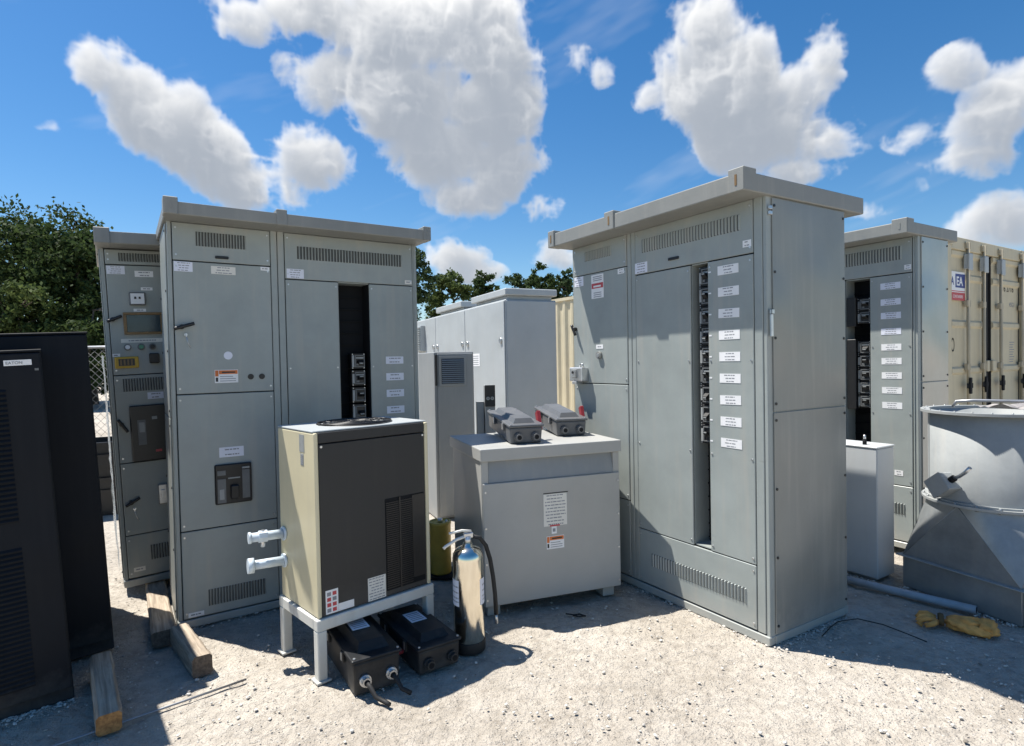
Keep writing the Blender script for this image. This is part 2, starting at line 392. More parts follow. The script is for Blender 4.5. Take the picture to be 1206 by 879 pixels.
def handle(parent, x0, z0, x1, z1, y=-.012, key=True):
    m = MB(M_BLACK, M_SILVER)
    a = Vector((x0, y-.03, z0)); b = Vector((x1, y-.03, z1)); d = (b-a).normalized()
    m.cyl((x0*.65+x1*.35, y, z0*.65+z1*.35), (x0*.65+x1*.35, y-.032, z0*.65+z1*.35), .014, 12, 0)
    m.tube([a - d*.012, a, a*.5+b*.5, b, b+d*.01], .010, 8, 0)
    o = m.build('handle', parent)
    if key:
        k = MB(M_SILVER); kx = x0*.4+x1*.6; kz = min(z0,z1)-.035
        k.cyl((kx, y, kz), (kx, y-.012, kz), .009, 10); k.box(kx-.003, kx+.003, y-.04, y-.012, kz-.012, kz+.006)
        k.tube([(kx, y-.038, kz-.01), (kx+.008, y-.036, kz-.05), (kx+.02, y-.034, kz-.075)], .0022, 6)
        k.build('key', o)
    return o
BRK = random.Random(8)
def breaker(parent, x0, x1, z0, z1, y0=.035, y1=.10):
    m = MB(M_BLACK, M_BREAK, M_BREAKL, M_SILVER); w = x1-x0; h = z1-z0
    m.box(x0, x1, y0, y1, z0+.002, z1-.002, 0, .002)
    xa, xb, za, zb = x0+w*.24, x1-w*.04, z0+h*.12, z1-h*.12; t = .006
    for q in ((xa,xb,za,za+t),(xa,xb,zb-t,zb),(xa,xa+t,za+t,zb-t),(xb-t,xb,za+t,zb-t)): m.box(q[0],q[1],y0-.006,y0+.001,q[2],q[3],1)
    m.box(x0+w*.04, x0+w*.19, y0-.004, y0+.001, z0+h*BRK.uniform(.1,.22), z1-h*BRK.uniform(.1,.3), 2 if BRK.random() < .8 else 1)
    if BRK.random() < .75: m.box(xa+w*.08, xb-w*.08, y0-.003, y0+.001, zb-h*.22, zb-h*.13, 2)
    if BRK.random() < .6: m.box(xa+w*.1, xa+w*.3, y0-.003, y0+.001, za+h*.1, za+h*.22, 1)
    for x in (x0+w*.08, x1-w*.08):
        for z in (z0+h*.06, z1-h*.06): m.cyl((x,y0+.001,z),(x,y0-.003,z),.0035,6,3)
    o = m.build('breaker', parent)
    up = .12*h*(1 if BRK.random() < .7 else -1)
    k = MB(M_BLACK, M_BREAKL); zc = (z0+z1)/2-.02*h
    k.hexa([(x0+w*.42,y0-.004,zc-h*.1),(x0+w*.84,y0-.004,zc-h*.1),(x0+w*.84,y0-.004,zc+h*.1),(x0+w*.42,y0-.004,zc+h*.1),(x0+w*.46,y0-.026,zc-h*.06+up),(x0+w*.8,y0-.026,zc-h*.06+up),(x0+w*.8,y0-.026,zc+h*.06+up),(x0+w*.46,y0-.026,zc+h*.06+up)],0)
    k.box(x0+w*.5, x0+w*.76, y0-.0275, y0-.0262, zc-h*.03+up, zc+h*.03+up, 1)
    k.build('lever', o)
    return o
def channel(parent, x0, x1, z0, z1, d=.12):
    m = MB(M_DARK, M_GREY)
    t = .006
    m.box(x0-.002, x1+.002, d, d+t, z0, z1, 0)
    m.box(x0-t, x0-.001, .001, d, z0, z1, 1); m.box(x1+.001, x1+t, .001, d, z0, z1, 0)
    m.box(x0-.001, x1+.001, .001, d-.001, z0-t, z0, 1); m.box(x0-.001, x1+.001, .001, d-.001, z1, z1+t, 1)
    for k in range(int((z1-z0)/.08)): m.box(x0+.004, x1-.004, d-.012, d, z0+.02+k*.08, z0+.028+k*.08, 0)
    return m.build('breaker_channel', parent)
def carcass(root, w, d, H, stiles, rail=.05, sidesplit=1.21, slot=None, mat=None, side=None):
    mt = mat or M_GREY
    m = MB(mt, M_DARK); t = .003
    # hollow shell behind the front sheets
    m.box(0, .022, -.004, d, 0, H, 0, .003); m.box(w-.022, w, -.004, d, 0, H, 0, .003)
    m.box(.023, w-.023, d-.012, d, 0, H); m.box(.023, w-.023, .002, d-.013, H-.012, H); m.box(.023, w-.023, .02, d-.013, .002, .014)
    for (a, b) in stiles: m.box(a, b, -.009, .02, rail+.002, H-.001, 0, .003)
    if slot:
        m.box(.0235, slot[0]-.008, .006, .012, rail, H-.02, 1); m.box(slot[1]+.008, w-.0235, .006, .012, rail, H-.02, 1)
        m.box(slot[0]-.0079, slot[1]+.0079, .006, .012, rail, slot[2]-.008, 1); m.box(slot[0]-.0079, slot[1]+.0079, .006, .012, slot[3]+.008, H-.02, 1)
    else: m.box(.0235, w-.0235, .006, .012, rail, H-.02, 1)
    m.build('frame', root)
    r = MB(mt); r.box(-.004, w+.004, -.014, .03, .0, rail-.004, 0, .004); r.box(-.004, w+.004, d-.03, d+.006, .0, rail-.004, 0, .004)
    r.box(-.006, .018, .031, d-.031, .0, rail-.004, 0, .003); r.box(w-.018, w+.006, .031, d-.031, .0, rail-.004, 0, .003)
    r.build('base_rail', root)
    for sx in (0, 1):
        for (z0, z1) in ((rail+.004, sidesplit-.003), (sidesplit+.003, H-.012)):
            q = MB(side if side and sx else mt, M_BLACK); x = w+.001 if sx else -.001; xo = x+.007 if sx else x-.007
            q.box(min(x,xo), max(x,xo), .035, d-.012, z0, z1, 0, .002)
            for yy in (.05, d-.028):
                for k in range(4):
                    zz = z0+.04+(z1-z0-.08)*k/3; q.cyl((xo,yy,zz), (xo+(.004 if sx else -.004),yy,zz), .0075, 8, 1)
            q.build('side_panel', root)
def roof(root, w, d, z0, z1, oh, back, brackets, rust=False, side=.02):
    m = MB(M_GREYW)
    m.box(-side, w+side, -oh, d+back, z0, z1, 0, .006, 2)
    m.build('roof', root)
    for (a, b) in brackets:
        k = MB(M_GREYW, M_BROWN); k.box(a, b, -oh-.008, -oh+.09, z0-.001, z1+.022, 0, .004)
        k.box((a+b)/2-.006, (a+b)/2+.006, -oh-.010, -oh-.007, z0+.03, z1-.01, 1 if rust else 0)
        k.build('lifting_bracket', root)

# --- right hand cabinet in front (label rows, lit by the sun)
RY = -1.022
r = thing('switchgear_cabinet', 'big grey cabinet at centre right with nine white labels beside a narrow breaker slot', 'electrical cabinet', (.469,4.423,0), RY, 'grey outdoor switchgear cabinets')
carcass(r, 1.621, .707, 2.325, [(.592,.626),(.630,.668),(1.549,1.598)], slot=(1.131,1.247,.41,2.034), side=M_SIDE)
roof(r, 1.621, .707, 2.318, 2.412, .2, .17, [(-.025,.05),(.60,.69),(1.55,1.645)], True)
s = sheet(r, 'vent_panel', .026, .588, 2.113, 2.318); vent(s, .157, .44, 2.205, 2.27)
s = sheet(r, 'vent_panel', .672, 1.546, 2.042, 2.318); vent(s, .736, 1.474, 2.172, 2.256, .0215)
k = MB(M_BLACK); k.box(.962, 1.044, -.022, -.011, 2.087, 2.104, 0, .003); k.build('pull_slot', s)
label(s, .672, .782, 2.046, 2.113, M_BLUISH, 4); label(s, 1.486, 1.538, 2.076, 2.112, M_WHITE, 2)
dr = sheet(r, 'door', .026, .588, 1.333, 2.108)
label(dr, .032, .137, 2.035, 2.104, M_BLUISH, 4); label(dr, .505, .567, 2.068, 2.102, M_WHITE, 2)
m = MB(M_WHITE, M_RED, M_PRINT); m.box(.226,.358,-.0137,-.0125,1.93,2.096)
m.box(.230,.354,-.0141,-.0136,2.0,2.036,1)
for i in range(3): m.box(.245,.34,-.0141,-.0136,2.052+i*.013,2.058+i*.013,2)
for i in range(3): m.box(.25,.335,-.0141,-.0136,1.938+i*.014,1.944+i*.014,2)
m.box(.25,.33,-.0145,-.014,2.008,2.02,0); m.build('danger_sticker', dr)
label(dr, .268, .344, 1.575, 1.604, M_WHITE, 1)
k = MB(M_GREYW, M_SILVER); k.cyl((.306,-.012,1.53),(.306,-.03,1.53),.026,16); k.cyl((.306,-.03,1.53),(.306,-.034,1.53),.014,12,1); k.build('round_knob', dr)
handle(dr, .03, 1.745, .062, 1.69, key=False)
k = MB(M_SILVER, M_BLACK, M_GREYW); k.box(.03,.175,-.075,-.012,1.345,1.445,0,.006); k.box(.065,.12,-.085,-.074,1.37,1.43,2,.003); k.cyl((.085,-.085,1.41),(.085,-.089,1.41),.010,10,1)
k.box(.07,.12,-.082,-.02,1.325,1.344,0,.002); k.tube([(.14,-.06,1.445),(.145,-.06,1.47),(.165,-.055,1.47),(.168,-.05,1.445)],.006,6,0); k.build('lock_box', dr)
sheet(r, 'front_panel', .026, .588, .563, 1.327); sheet(r, 'front_panel', .026, .588, .056, .557)
sheet(r, 'front_panel', .672, 1.126, .402, 2.035)
s = sheet(r, 'label_panel', 1.252, 1.546, .402, 2.035)
for i in range(9):
    z = 1.977 - i*.1185
    label(s, 1.322+.002*i*.6, 1.458+.002*i*.6, z-.026, z+.024, M_WHITE, 3, frac=.5, tilt=random.uniform(-.03,.03))
    q = MB(M_WHITE); q.box(1.258, 1.276, -.0135, -.0125, z-.004, z+.004); q.build('tag', s)
channel(r, 1.131, 1.247, .41, 2.034)
for i in range(9): breaker(r, 1.165, 1.243, 2.02-(i+1)*.113, 2.02-i*.113, .02)
s = sheet(r, 'vent_panel', .672, 1.546, .056, .397); vent(s, .783, 1.487, .178, .26, .0215)
k = MB(M_SILVER, M_BLACK); k.box(1.629,1.640,.004,.022,1.60,1.715,0,.002); k.box(1.629,1.644,.002,.026,1.715,1.74,1,.002); k.build('side_latch', r)
for z in (2.235, 2.262): k = MB(M_SILVER); k.box(1.6225,1.636,.005,.03,z-.012,z+.008,0,.003); k.build('hinge', r)
pl = MB(M_WOOD); 
# --- left hand cabinet in front (in its own shade)
LY = .583
l = thing('switchgear_cabinet', 'big grey cabinet with a keyed handle, standing behind the cream and black dryer', 'electrical cabinet', (-1.934,3.361,0), LY, 'grey outdoor switchgear cabinets')
carcass(l, 1.522, .545, 2.335, [(.551,.588),(.592,.630),(1.489,1.499)], slot=(.968,1.168,.41,2.035))
roof(l, 1.522, .545, 2.328, 2.398, .2, .15, [(-.025,.045),(.55,.61),(1.49,1.545)])
s = sheet(l, 'vent_panel', .026, .547, 2.113, 2.326); vent(s, .144, .412, 2.2, 2.282, .0155)
k = MB(M_BLACK); k.box(.242,.314,-.022,-.011,2.134,2.15,0,.003); k.build('pull_slot', s)
dr = sheet(l, 'door', .026, .547, 1.348, 2.107)
label(dr, .03, .124, 2.048, 2.103, M_BLUISH, 4); label(dr, .219, .35, 2.044, 2.09, M_CREAML, 3); label(dr, .49, .54, 2.082, 2.104, M_WHITE, 1)
handle(dr, .03, 1.722, .112, 1.748); warning(dr, .222, .348, 1.405, 1.482)
k = MB(M_BLACK); k.cyl((.418,-.016,1.437),(.418,-.011,1.437),.017,16); k.cyl((.481,-.016,1.437),(.481,-.011,1.437),.017,16); k.build('hole', dr)
k = MB(M_BLUISH); k.cyl((.297,-.0137,1.566),(.297,-.0125,1.566),.024,18); k.build('round_sticker', dr)
dr = sheet(l, 'door', .026, .547, .560, 1.342)
label(dr, .234, .367, .965, 1.024, M_BLUISH, 2)
k = MB(M_BLACK, M_BREAK, M_BREAKL); k.box(.205,.405,-.032,-.011,.69,.925,0,.006)
k.box(.218,.262,-.038,-.03,.70,.84,1); k.box(.218,.262,-.038,-.03,.862,.89,1); k.box(.352,.392,-.037,-.03,.715,.885,1); k.box(.352,.392,-.038,-.03,.892,.902,2); k.box(.275,.34,-.035,-.03,.838,.845,2); k.box(.228,.252,-.039,-.037,.72,.78,2)
mc = k.build('main_breaker', dr)
k = MB(M_BLACK); k.box(.285,.33,-.06,-.03,.72,.80,0,.005); k.build('lever', mc)
s = sheet(l, 'vent_panel', .026, .547, .054, .554); vent(s, .156, .472, .105, .2, .0155); label(s, .05, .131, .060, .086, M_WHITE, 1)
s = sheet(l, 'vent_panel', .634, 1.486, 2.042, 2.326); vent(s, .708, 1.411, 2.168, 2.248, .0195)
label(s, .642, .746, 2.046, 2.104, M_BLUISH, 4); label(s, 1.43, 1.48, 2.052, 2.078, M_CREAML, 1)
sheet(l, 'front_panel', .634, .963, .402, 2.036)
s = sheet(l, 'label_panel', 1.172, 1.486, .402, 2.036)
for i in range(7):
    z = 1.523-i*.1135
    label(s, 1.278, 1.405, z-.025, z+.025, M_BLUISH, 2); breaker(l, 1.052, 1.146, z-.055, z+.05, .03)
channel(l, .968, 1.168, .41, 2.035)
s = sheet(l, 'vent_panel', .634, 1.486, .054, .397); vent(s, .72, 1.42, .178, .26, .0195)

# --- tall cabinet behind it on timbers
b = thing('switchgear_cabinet', 'grey cabinet with a meter window and yellow framed meter, half hidden beside the black racks', 'electrical cabinet', (-2.597,3.91,.045), (0,-.036,.6), 'grey outdoor switchgear cabinets')
W3 = 1.0
carcass(b, W3, .74, 2.26, [(.50,.55)])
roof(b, W3, .74, 2.243, 2.318, .2, .15, [(-.025,.06),(.94,1.02)])
s = sheet(b, 'vent_panel', .026, .495, 2.14, 2.236); vent(s, .1, .4, 2.16, 2.215, .0155)
Z = lambda z: z-.075
dr = sheet(b, 'door', .026, .495, 1.412, 2.134)
X = lambda x: x+.03
label(dr, X(.0), X(.10), Z(2.15), Z(2.203), M_BLUISH, 4); label(dr, X(.154), X(.26), Z(2.135), Z(2.175), M_WHITE, 2); label(dr, X(.183), X(.25), Z(2.046), Z(2.066), M_WHITE, 1)
k = MB(M_BREAK, M_WHITE, M_BLACK); k.box(X(.112),X(.205),-.04,-.011,Z(1.945),Z(2.03),0,.004); k.box(X(.12),X(.197),-.043,-.039,Z(1.953),Z(2.022),1); k.box(X(.14),X(.152),-.046,-.042,Z(1.985),Z(2.0),2); k.box(X(.165),X(.177),-.046,-.042,Z(1.985),Z(2.0),2); k.build('rotary_switch', dr)
label(dr, X(.133), X(.204), Z(1.904), Z(1.923), M_WHITE, 1); handle(dr, X(-.008), Z(1.843), X(.055), Z(1.87), key=False)
k = MB(M_BROWN, M_SCREEN); 
for q in ((.071,.30,1.752,1.768),(.071,.30,1.882,1.898),(.071,.089,1.768,1.882),(.282,.30,1.768,1.882)): k.box(X(q[0]),X(q[1]),-.03,-.011,Z(q[2]),Z(q[3]),0,.002)
k.box(X(.09),X(.281),-.020,-.0115,Z(1.769),Z(1.881),1); k.build('meter_window', dr)
label(dr, X(.05), X(.30), Z(1.698), Z(1.724), M_CREAML, 1)
for (x, mt) in ((.084,M_WHITE),(.161,M_GREEN),(.225,M_BLACK)):
    k = MB(M_BREAK, mt); k.cyl((X(x),-.012,Z(1.668)),(X(x),-.02,Z(1.668)),.022,14,0); k.cyl((X(x),-.02,Z(1.668)),(X(x),-.034,Z(1.668)),.014,12,1); k.build('push_button', dr)
label(dr, X(-.003), X(.04), Z(1.607), Z(1.628), M_WHITE, 1)
k = MB(M_YELLOW, M_BLACK, M_BROWN); k.box(X(.007),X(.14),-.028,-.011,Z(1.531),Z(1.606),0,.004); k.box(X(.028),X(.118),-.030,-.027,Z(1.546),Z(1.592),1)
for i in range(4): k.box(X(.036+i*.02),X(.046+i*.02),-.032,-.029,Z(1.55),Z(1.588),2)
k.build('yellow_meter', dr)
k = MB(M_BLACK); k.box(X(.201),X(.26),-.045,-.011,Z(1.555),Z(1.622),0,.006); k.build('selector_switch', dr)
dr = sheet(b, 'door', .026, .495, .828, 1.407); vent(dr, .073, .40, 1.30, 1.385, .0155); label(dr, .206, .30, 1.24, 1.285, M_BLUISH, 2)
k = MB(M_BLACK, M_BREAK, M_BREAKL, M_RED); k.box(X(.066),X(.29),-.045,-.011,Z(.905),Z(1.278),0,.006); k.box(X(.106),X(.152),-.05,-.044,Z(1.015),Z(1.182),1); k.box(X(.115),X(.145),-.052,-.049,Z(1.1),Z(1.165),2)
k.box(X(.19),X(.22),-.05,-.044,Z(1.18),Z(1.2),2); k.box(X(.2),X(.235),-.05,-.044,Z(.96),Z(.975),3); k.build('main_breaker', dr)
handle(dr, X(.005), Z(1.185), X(.045), Z(1.118), key=False)
dr = sheet(b, 'door', .026, .495, .343, .823); handle(dr, X(.018), Z(.627), X(.08), Z(.66), key=True)
k = MB(M_SILVER, M_GREYW); k.box(X(.195),X(.25),-.05,-.011,Z(.60),Z(.735),1,.006); k.box(X(.21),X(.235),-.06,-.049,Z(.64),Z(.7),0,.003); k.build('lock_box', dr)
s = sheet(b, 'vent_panel', .026, .495, .056, .338); vent(s, .16, .42, .155, .255, .0155); label(s, .056, .122, .093, .122, M_CREAML, 1)
sheet(b, 'front_panel', .555, .974, .828, 2.134); sheet(b, 'front_panel', .555, .974, .056, .823); sheet(b, 'vent_panel', .555, .974, 2.14, 2.236)

fm, fnt, fp_ = nodes('torn_clear_film'); fp_.inputs['Base Color'].default_value = (.8,.83,.85,1); fp_.inputs['Roughness'].default_value = .25; fp_.inputs['Alpha'].default_value = .38
m = MB(fm); n = 26; V = []
for i in range(n):
    for j in range(n):
        y = .03+.62*i/(n-1); z = .10+1.45*j/(n-1); e1 = .03*noise.noise((y*6,z*5,2))
        V.append(m.bm.verts.new((-.018-.02*abs(noise.noise((y*8,z*7,5)))-.012*abs(noise.noise((y*21,z*17,1))), y+e1*(i in (0,n-1)), z)))
for i in range(n-1):
    for j in range(n-1):
        if noise.noise((i*.21,j*.17,6)) > .22: continue
        f = m.bm.faces.new((V[i*n+j],V[(i+1)*n+j],V[(i+1)*n+j+1],V[i*n+j+1])); f.smooth = True
m.build('plastic_film', b, normals=False)

# --- cabinet behind on the right
w2 = 1.3
g = thing('switchgear_cabinet', 'grey cabinet in front of the beige container, half hidden by the big cabinet beside it', 'electrical cabinet', (2.274,5.409,.05), RY, 'grey outdoor switchgear cabinets')
carcass(g, w2, .45, 2.31, [(.40,.45),(1.266,1.278)], sidesplit=1.24, slot=(.78,.962,.47,2.035), side=M_BARE)
roof(g, w2, .45, 2.30, 2.385, .2, .12, [(-.025,.05),(1.22,1.325)])
s = sheet(g, 'vent_panel', .456, 1.262, 2.045, 2.298); vent(s, .53, 1.197, 2.145, 2.245, .021); label(s, 1.213, 1.258, 2.065, 2.1, M_WHITE, 2)
s = sheet(g, 'label_panel', .968, 1.262, .47, 2.038)
for i, z in enumerate((1.962,1.842,1.74,1.621,1.503,1.398,1.29,1.178,1.065)):
    z -= .003; label(s, 1.045+.001*i, 1.186+.001*i, z-.024, z+.024, M_BLUISH if i < 4 else M_WHITE, 3, frac=.55)
label(s, 1.137, 1.197, .54, .58, M_WHITE, 2)
channel(g, .78, .962, .47, 2.035)
for (za, zb) in ((1.79,1.89),(1.69,1.79),(1.45,1.555),(1.345,1.45),(1.24,1.345),(1.135,1.24),(1.03,1.135)): breaker(g, .855, .955, za, zb, .02)
for (za, zb) in ((1.67,1.9),(1.02,1.57)):
    k = MB(M_BLACK); k.box(.785,.853,-.006,.09,za,zb,0,.003); k.build('filler_plate', g)
sheet(g, 'front_panel', .456, .775, .47, 2.038); s = sheet(g, 'vent_panel', .456, 1.262, .056, .464); vent(s, .62, 1.21, .255, .335, .021)
sheet(g, 'front_panel', .026, .396, .056, 1.33); sheet(g, 'door', .026, .396, 1.336, 2.298)

# ------------------------------------------------------------------ black racks at the left
def black_rack(name, lab, loc, lean, w, d, H, lou, sticker):
    o = thing(name, lab, 'equipment rack', loc, (0, lean, .67), 'black equipment racks')
    m = MB(M_BLACKP, M_STEELR); m.box(-w, 0, 0, d, .0, H, 0, .006, 2); m.build('rack_body', o)
    t = MB(M_BLACKP, M_STEELR); t.box(-w-.004, .004, -.012, d+.004, H, H+.012, 0, .003); t.build('top_plate', o)
    dm = MB(M_BLACKP, M_STEELR); dm.box(-w+.004, -.004, -.018, -.001, .06, H-.004, 0, .006, 2)
    do = dm.build('door', o)
    for (z0, z1) in lou:
        v = MB(M_DARK, M_BLACKP); n = int((z1-z0)/.021)
        for i in range(n):
            z = z0+(z1-z0)*i/n
            v.box(-w+.05, -.13, -.0195, -.017, z, z+.009, 0)
            v.hexa([(-w+.05,-.026,z+.009),(-.13,-.026,z+.009),(-.13,-.018,z+.02),(-w+.05,-.018,z+.02),(-w+.05,-.025,z+.012),(-.13,-.025,z+.012),(-.13,-.018,z+.021),(-w+.05,-.018,z+.021)],1)
        v.build('louvres', do)
    if sticker:
        q = MB(M_WHITE); q.box(-.128,-.034,-.0205,-.0185,H-.056,H-.032); s_ = q.build('name_plate', do)
        text('lettering', 'EATON', .017, M_PRINT, front_text_matrix(-.122, H-.050, -.0212), s_, ext=.0004, bold=.0002)
        q = MB(M_BREAK); q.box(-.026,-.012,-.0205,-.0185,H-.082,H-.072); q.build('tag', do)
    return o
black_rack('equipment_rack', 'black louvred rack in front with a small white name plate near its top corner', (-2.028,2.682,.0), -.05, .36, .37, 1.585, [(.85,1.43),(.12,.74)], True)
black_rack('equipment_rack', 'taller plain black rack standing directly behind the louvred black rack', (-2.135,3.114,.02), -.045, .62, .85, 1.665, [], False)

# ------------------------------------------------------------------ air dryer on stand
DX = (-.939,2.78)
d = thing('air_dryer', 'cream and black refrigerated air dryer cabinet standing on the white steel stand', 'air dryer', (*DX,.298), .75)
w, dp, H = .643, .427, .883
m = MB(M_TAN); m.box(0,.02,-.004,dp,0,H-.004,0,.006,2); m.build('side_panel', d)
m = MB(M_TAN); m.box(w-.02,w+.002,-.004,dp,0,H-.004,0,.006,2); m.build('side_panel', d)
m = MB(M_BLACKF); m.box(.0205,w-.0205,dp-.02,dp,0,H-.01); m.box(.0205,w-.0205,.004,dp-.021,.0,.012); m.build('back_panel', d)
m = MB(M_BLACKF, M_SILVER); m.box(.0215,w-.0215,-.001,.012,.004,H-.058,0,.003)
for (x, z) in ((.034,H-.07),(w-.034,H-.07)): m.cyl((x,-.001,z),(x,-.006,z),.006,8,1)
fp = m.build('front_panel', d)
m = MB(M_BLACKF); m.box(.0215,w-.0215,-.003,.012,H-.054,H-.003,0,.003); m.build('top_band', d)
m = MB(M_PALE); m.box(.0,w+.002,.014,dp+.002,H-.003,H+.006,0,.003); tp = m.build('top_panel', d)
m = MB(M_BLACK, M_SILVER)
cx_, cy_ = .34, .235
for rr in (.055,.085,.115,.145,.172): m.tube([(cx_+rr*math.cos(t*.2618)*1.15, cy_+rr*math.sin(t*.2618), H+.013) for t in range(25)], .0035, 6, 0)
for t in range(8): m.tube([(cx_,cy_,H+.014),(cx_+.2*math.cos(t*.785)*1.0,cy_+.172*math.sin(t*.785),H+.011),(cx_+.205*math.cos(t*.785),cy_+.176*math.sin(t*.785),H+.006)], .003, 6, 0)
m.cyl((cx_,cy_,H+.006),(cx_,cy_,H+.014),.045,16,0)
m.lathe([(.20,.006),(.19,.012),(.175,.007)],32,0,(cx_,cy_,H)); m.build('fan_guard', tp)
k = MB(M_DARK, M_BLACK); n = 20
k.box(.372,.61,-.003,-.0012,.03,.505,0)
for i in range(int(.46/.011)):
    z = .04+i*.011
    k.box(.376,.452,-.0065,-.003,z,z+.005,1); k.box(.462,.532,-.0065,-.003,z,z+.005,1)
k.box(.453,.461,-.008,-.003,.03,.505,1); k.box(.534,.61,-.006,-.003,.06,.5,1); k.build('grille', fp)
label(fp, .264, .366, .005, .122, M_CREAML, 8, y=-.0012, frac=.8, name='rating_label')
m = MB(M_WHITE, M_RED, M_PRINT); m.box(.039,.103,-.0025,-.0012,.008,.122)
for i in range(4):
    for j in range(2): m.box(.046+j*.028,.066+j*.028,-.003,-.0024,.016+i*.026,.034+i*.026,1 if (i+j)%3 else 2)
m.box(.104,.186,-.0025,-.0012,.008,.044); m.build('pictogram_sticker', fp)
m = MB(M_BREAKL, M_PRINT); m.box(-.0013,-.0001,.105,.16,.78,.865); m.box(-.0013,-.0001,.115,.15,.715,.772); 
for i in range(5): m.box(-.0019,-.0012,.118,.147,.72+i*.01,.725+i*.01,1)
m.build('model_plate', d)
for (z, col) in ((.335,0),(.195,1)):
    m = MB(M_WHITEP, M_SILVER); y = .372
    m.cyl((-.002,y,z),(-.012,y,z),.036,18,0); m.cyl((-.012,y,z),(-.17,y+.03,z+.004),.0235,16,0)
    if col: m.cyl((-.15,y+.026,z+.003),(-.178,y+.031,z+.004),.038,18,0)
    else:
        m.cyl((-.085,y+.014,z+.002),(-.125,y+.021,z+.003),.031,8,0,smooth=False); m.cyl((-.105,y+.018,z),(-.105,y+.018,z-.05),.012,10,1); m.cyl((-.105,y+.018,z),(-.105,y+.018,z+.034),.010,8,1); m.cyl((-.16,y+.028,z+.004),(-.172,y+.03,z+.004),.029,16,0)
    m.build('pipe_stub', d)
st = thing('steel_stand', 'white painted steel angle stand carrying the cream and black air dryer', 'stand', (*DX,0), .75)
m = MB(M_STAND); zt = .295
m.box(-.012,w+.012,-.016,.03,zt-.055,zt,0,.004); m.box(-.012,w+.012,dp-.03,dp+.012,zt-.055,zt,0,.004)
m.box(-.012,.034,.031,dp-.031,zt-.055,zt-.001,0,.004); m.box(w-.034,w+.012,.031,dp-.031,zt-.055,zt-.001,0,.004); m.build('top_frame', st)
for (x, y) in ((-.011,-.015),(w-.036,-.015),(-.011,dp-.036),(w-.036,dp-.036)):
    m = MB(M_STAND); m.box(x,x+.047,y,y+.047,0,zt-.056,0,.004); m.box(x-.012,x+.06,y-.012,y+.06,-.004,.007,0,.002); m.build('leg', st)

# ------------------------------------------------------------------ transformer
T = thing('transformer', 'squat grey dry type transformer with a white nameplate carrying two grey switch boxes', 'transformer', (-0.1896,3.4270,0), .345)
w, dp, H = 0.9063, 0.7138, 0.9921
m = MB(M_TRANS, M_DARK); m.box(.004,w-.004,.03,dp-.03,.07,H-.074,0,.003)
m.box(.0,.042,-.001,.0295,.07,H-.074,0,.003); m.box(w-.042,w,-.001,.0295,.07,H-.074,0,.003); m.build('case', T)
m = MB(M_TRANS, M_SILVER); m.box(.004,w-.004,-.014,-.002,.07,.79,0,.004)
for x in (.018,w-.018):
    for i in range(4): m.cyl((x,-.014,.11+i*.21),(x,-.019,.11+i*.21),.006,8,1)
fp = m.build('front_panel', T)
m = MB(M_MIDGR); m.hexa([(.043,-.002,.791),(w-.043,-.002,.791),(w-.043,.029,.791),(.043,.029,.791),(.043,.024,H-.075),(w-.043,.024,H-.075),(w-.043,.0295,H-.075),(.043,.0295,H-.075)]); m.build('recessed_vent_band', T)
m = MB(M_TRANS); m.box(-.008,w+.010,-.018,dp+.008,H-.073,H,0,.005,2); m.build('lid', T)
for x in (.03, w-.11):
    m = MB(M_TRANS); m.box(x,x+.08,.03,dp-.03,0,.07,0,.003); m.build('foot', T)
label(fp, 0.381, 0.534, 0.501, 0.695, M_CREAML, 10, y=-.0142, frac=.85, name='nameplate')
m = MB(M_BLACK); m.box(0.381,0.543,-.0152,-.0142,0.697,0.703); m.build('tape_strip', fp)
m = MB(M_WHITE, M_RED, M_PRINT); m.box(.431,.464,-.0155,-.0142,.453,.497); m.box(.438,.456,-.0159,-.0154,.465,.485,2); m.box(.42,.486,-.0158,-.0152,.498,.507,1); m.build('small_sticker', fp)
warning(fp, 0.397, 0.512, 0.362, 0.440, y=-.0142)

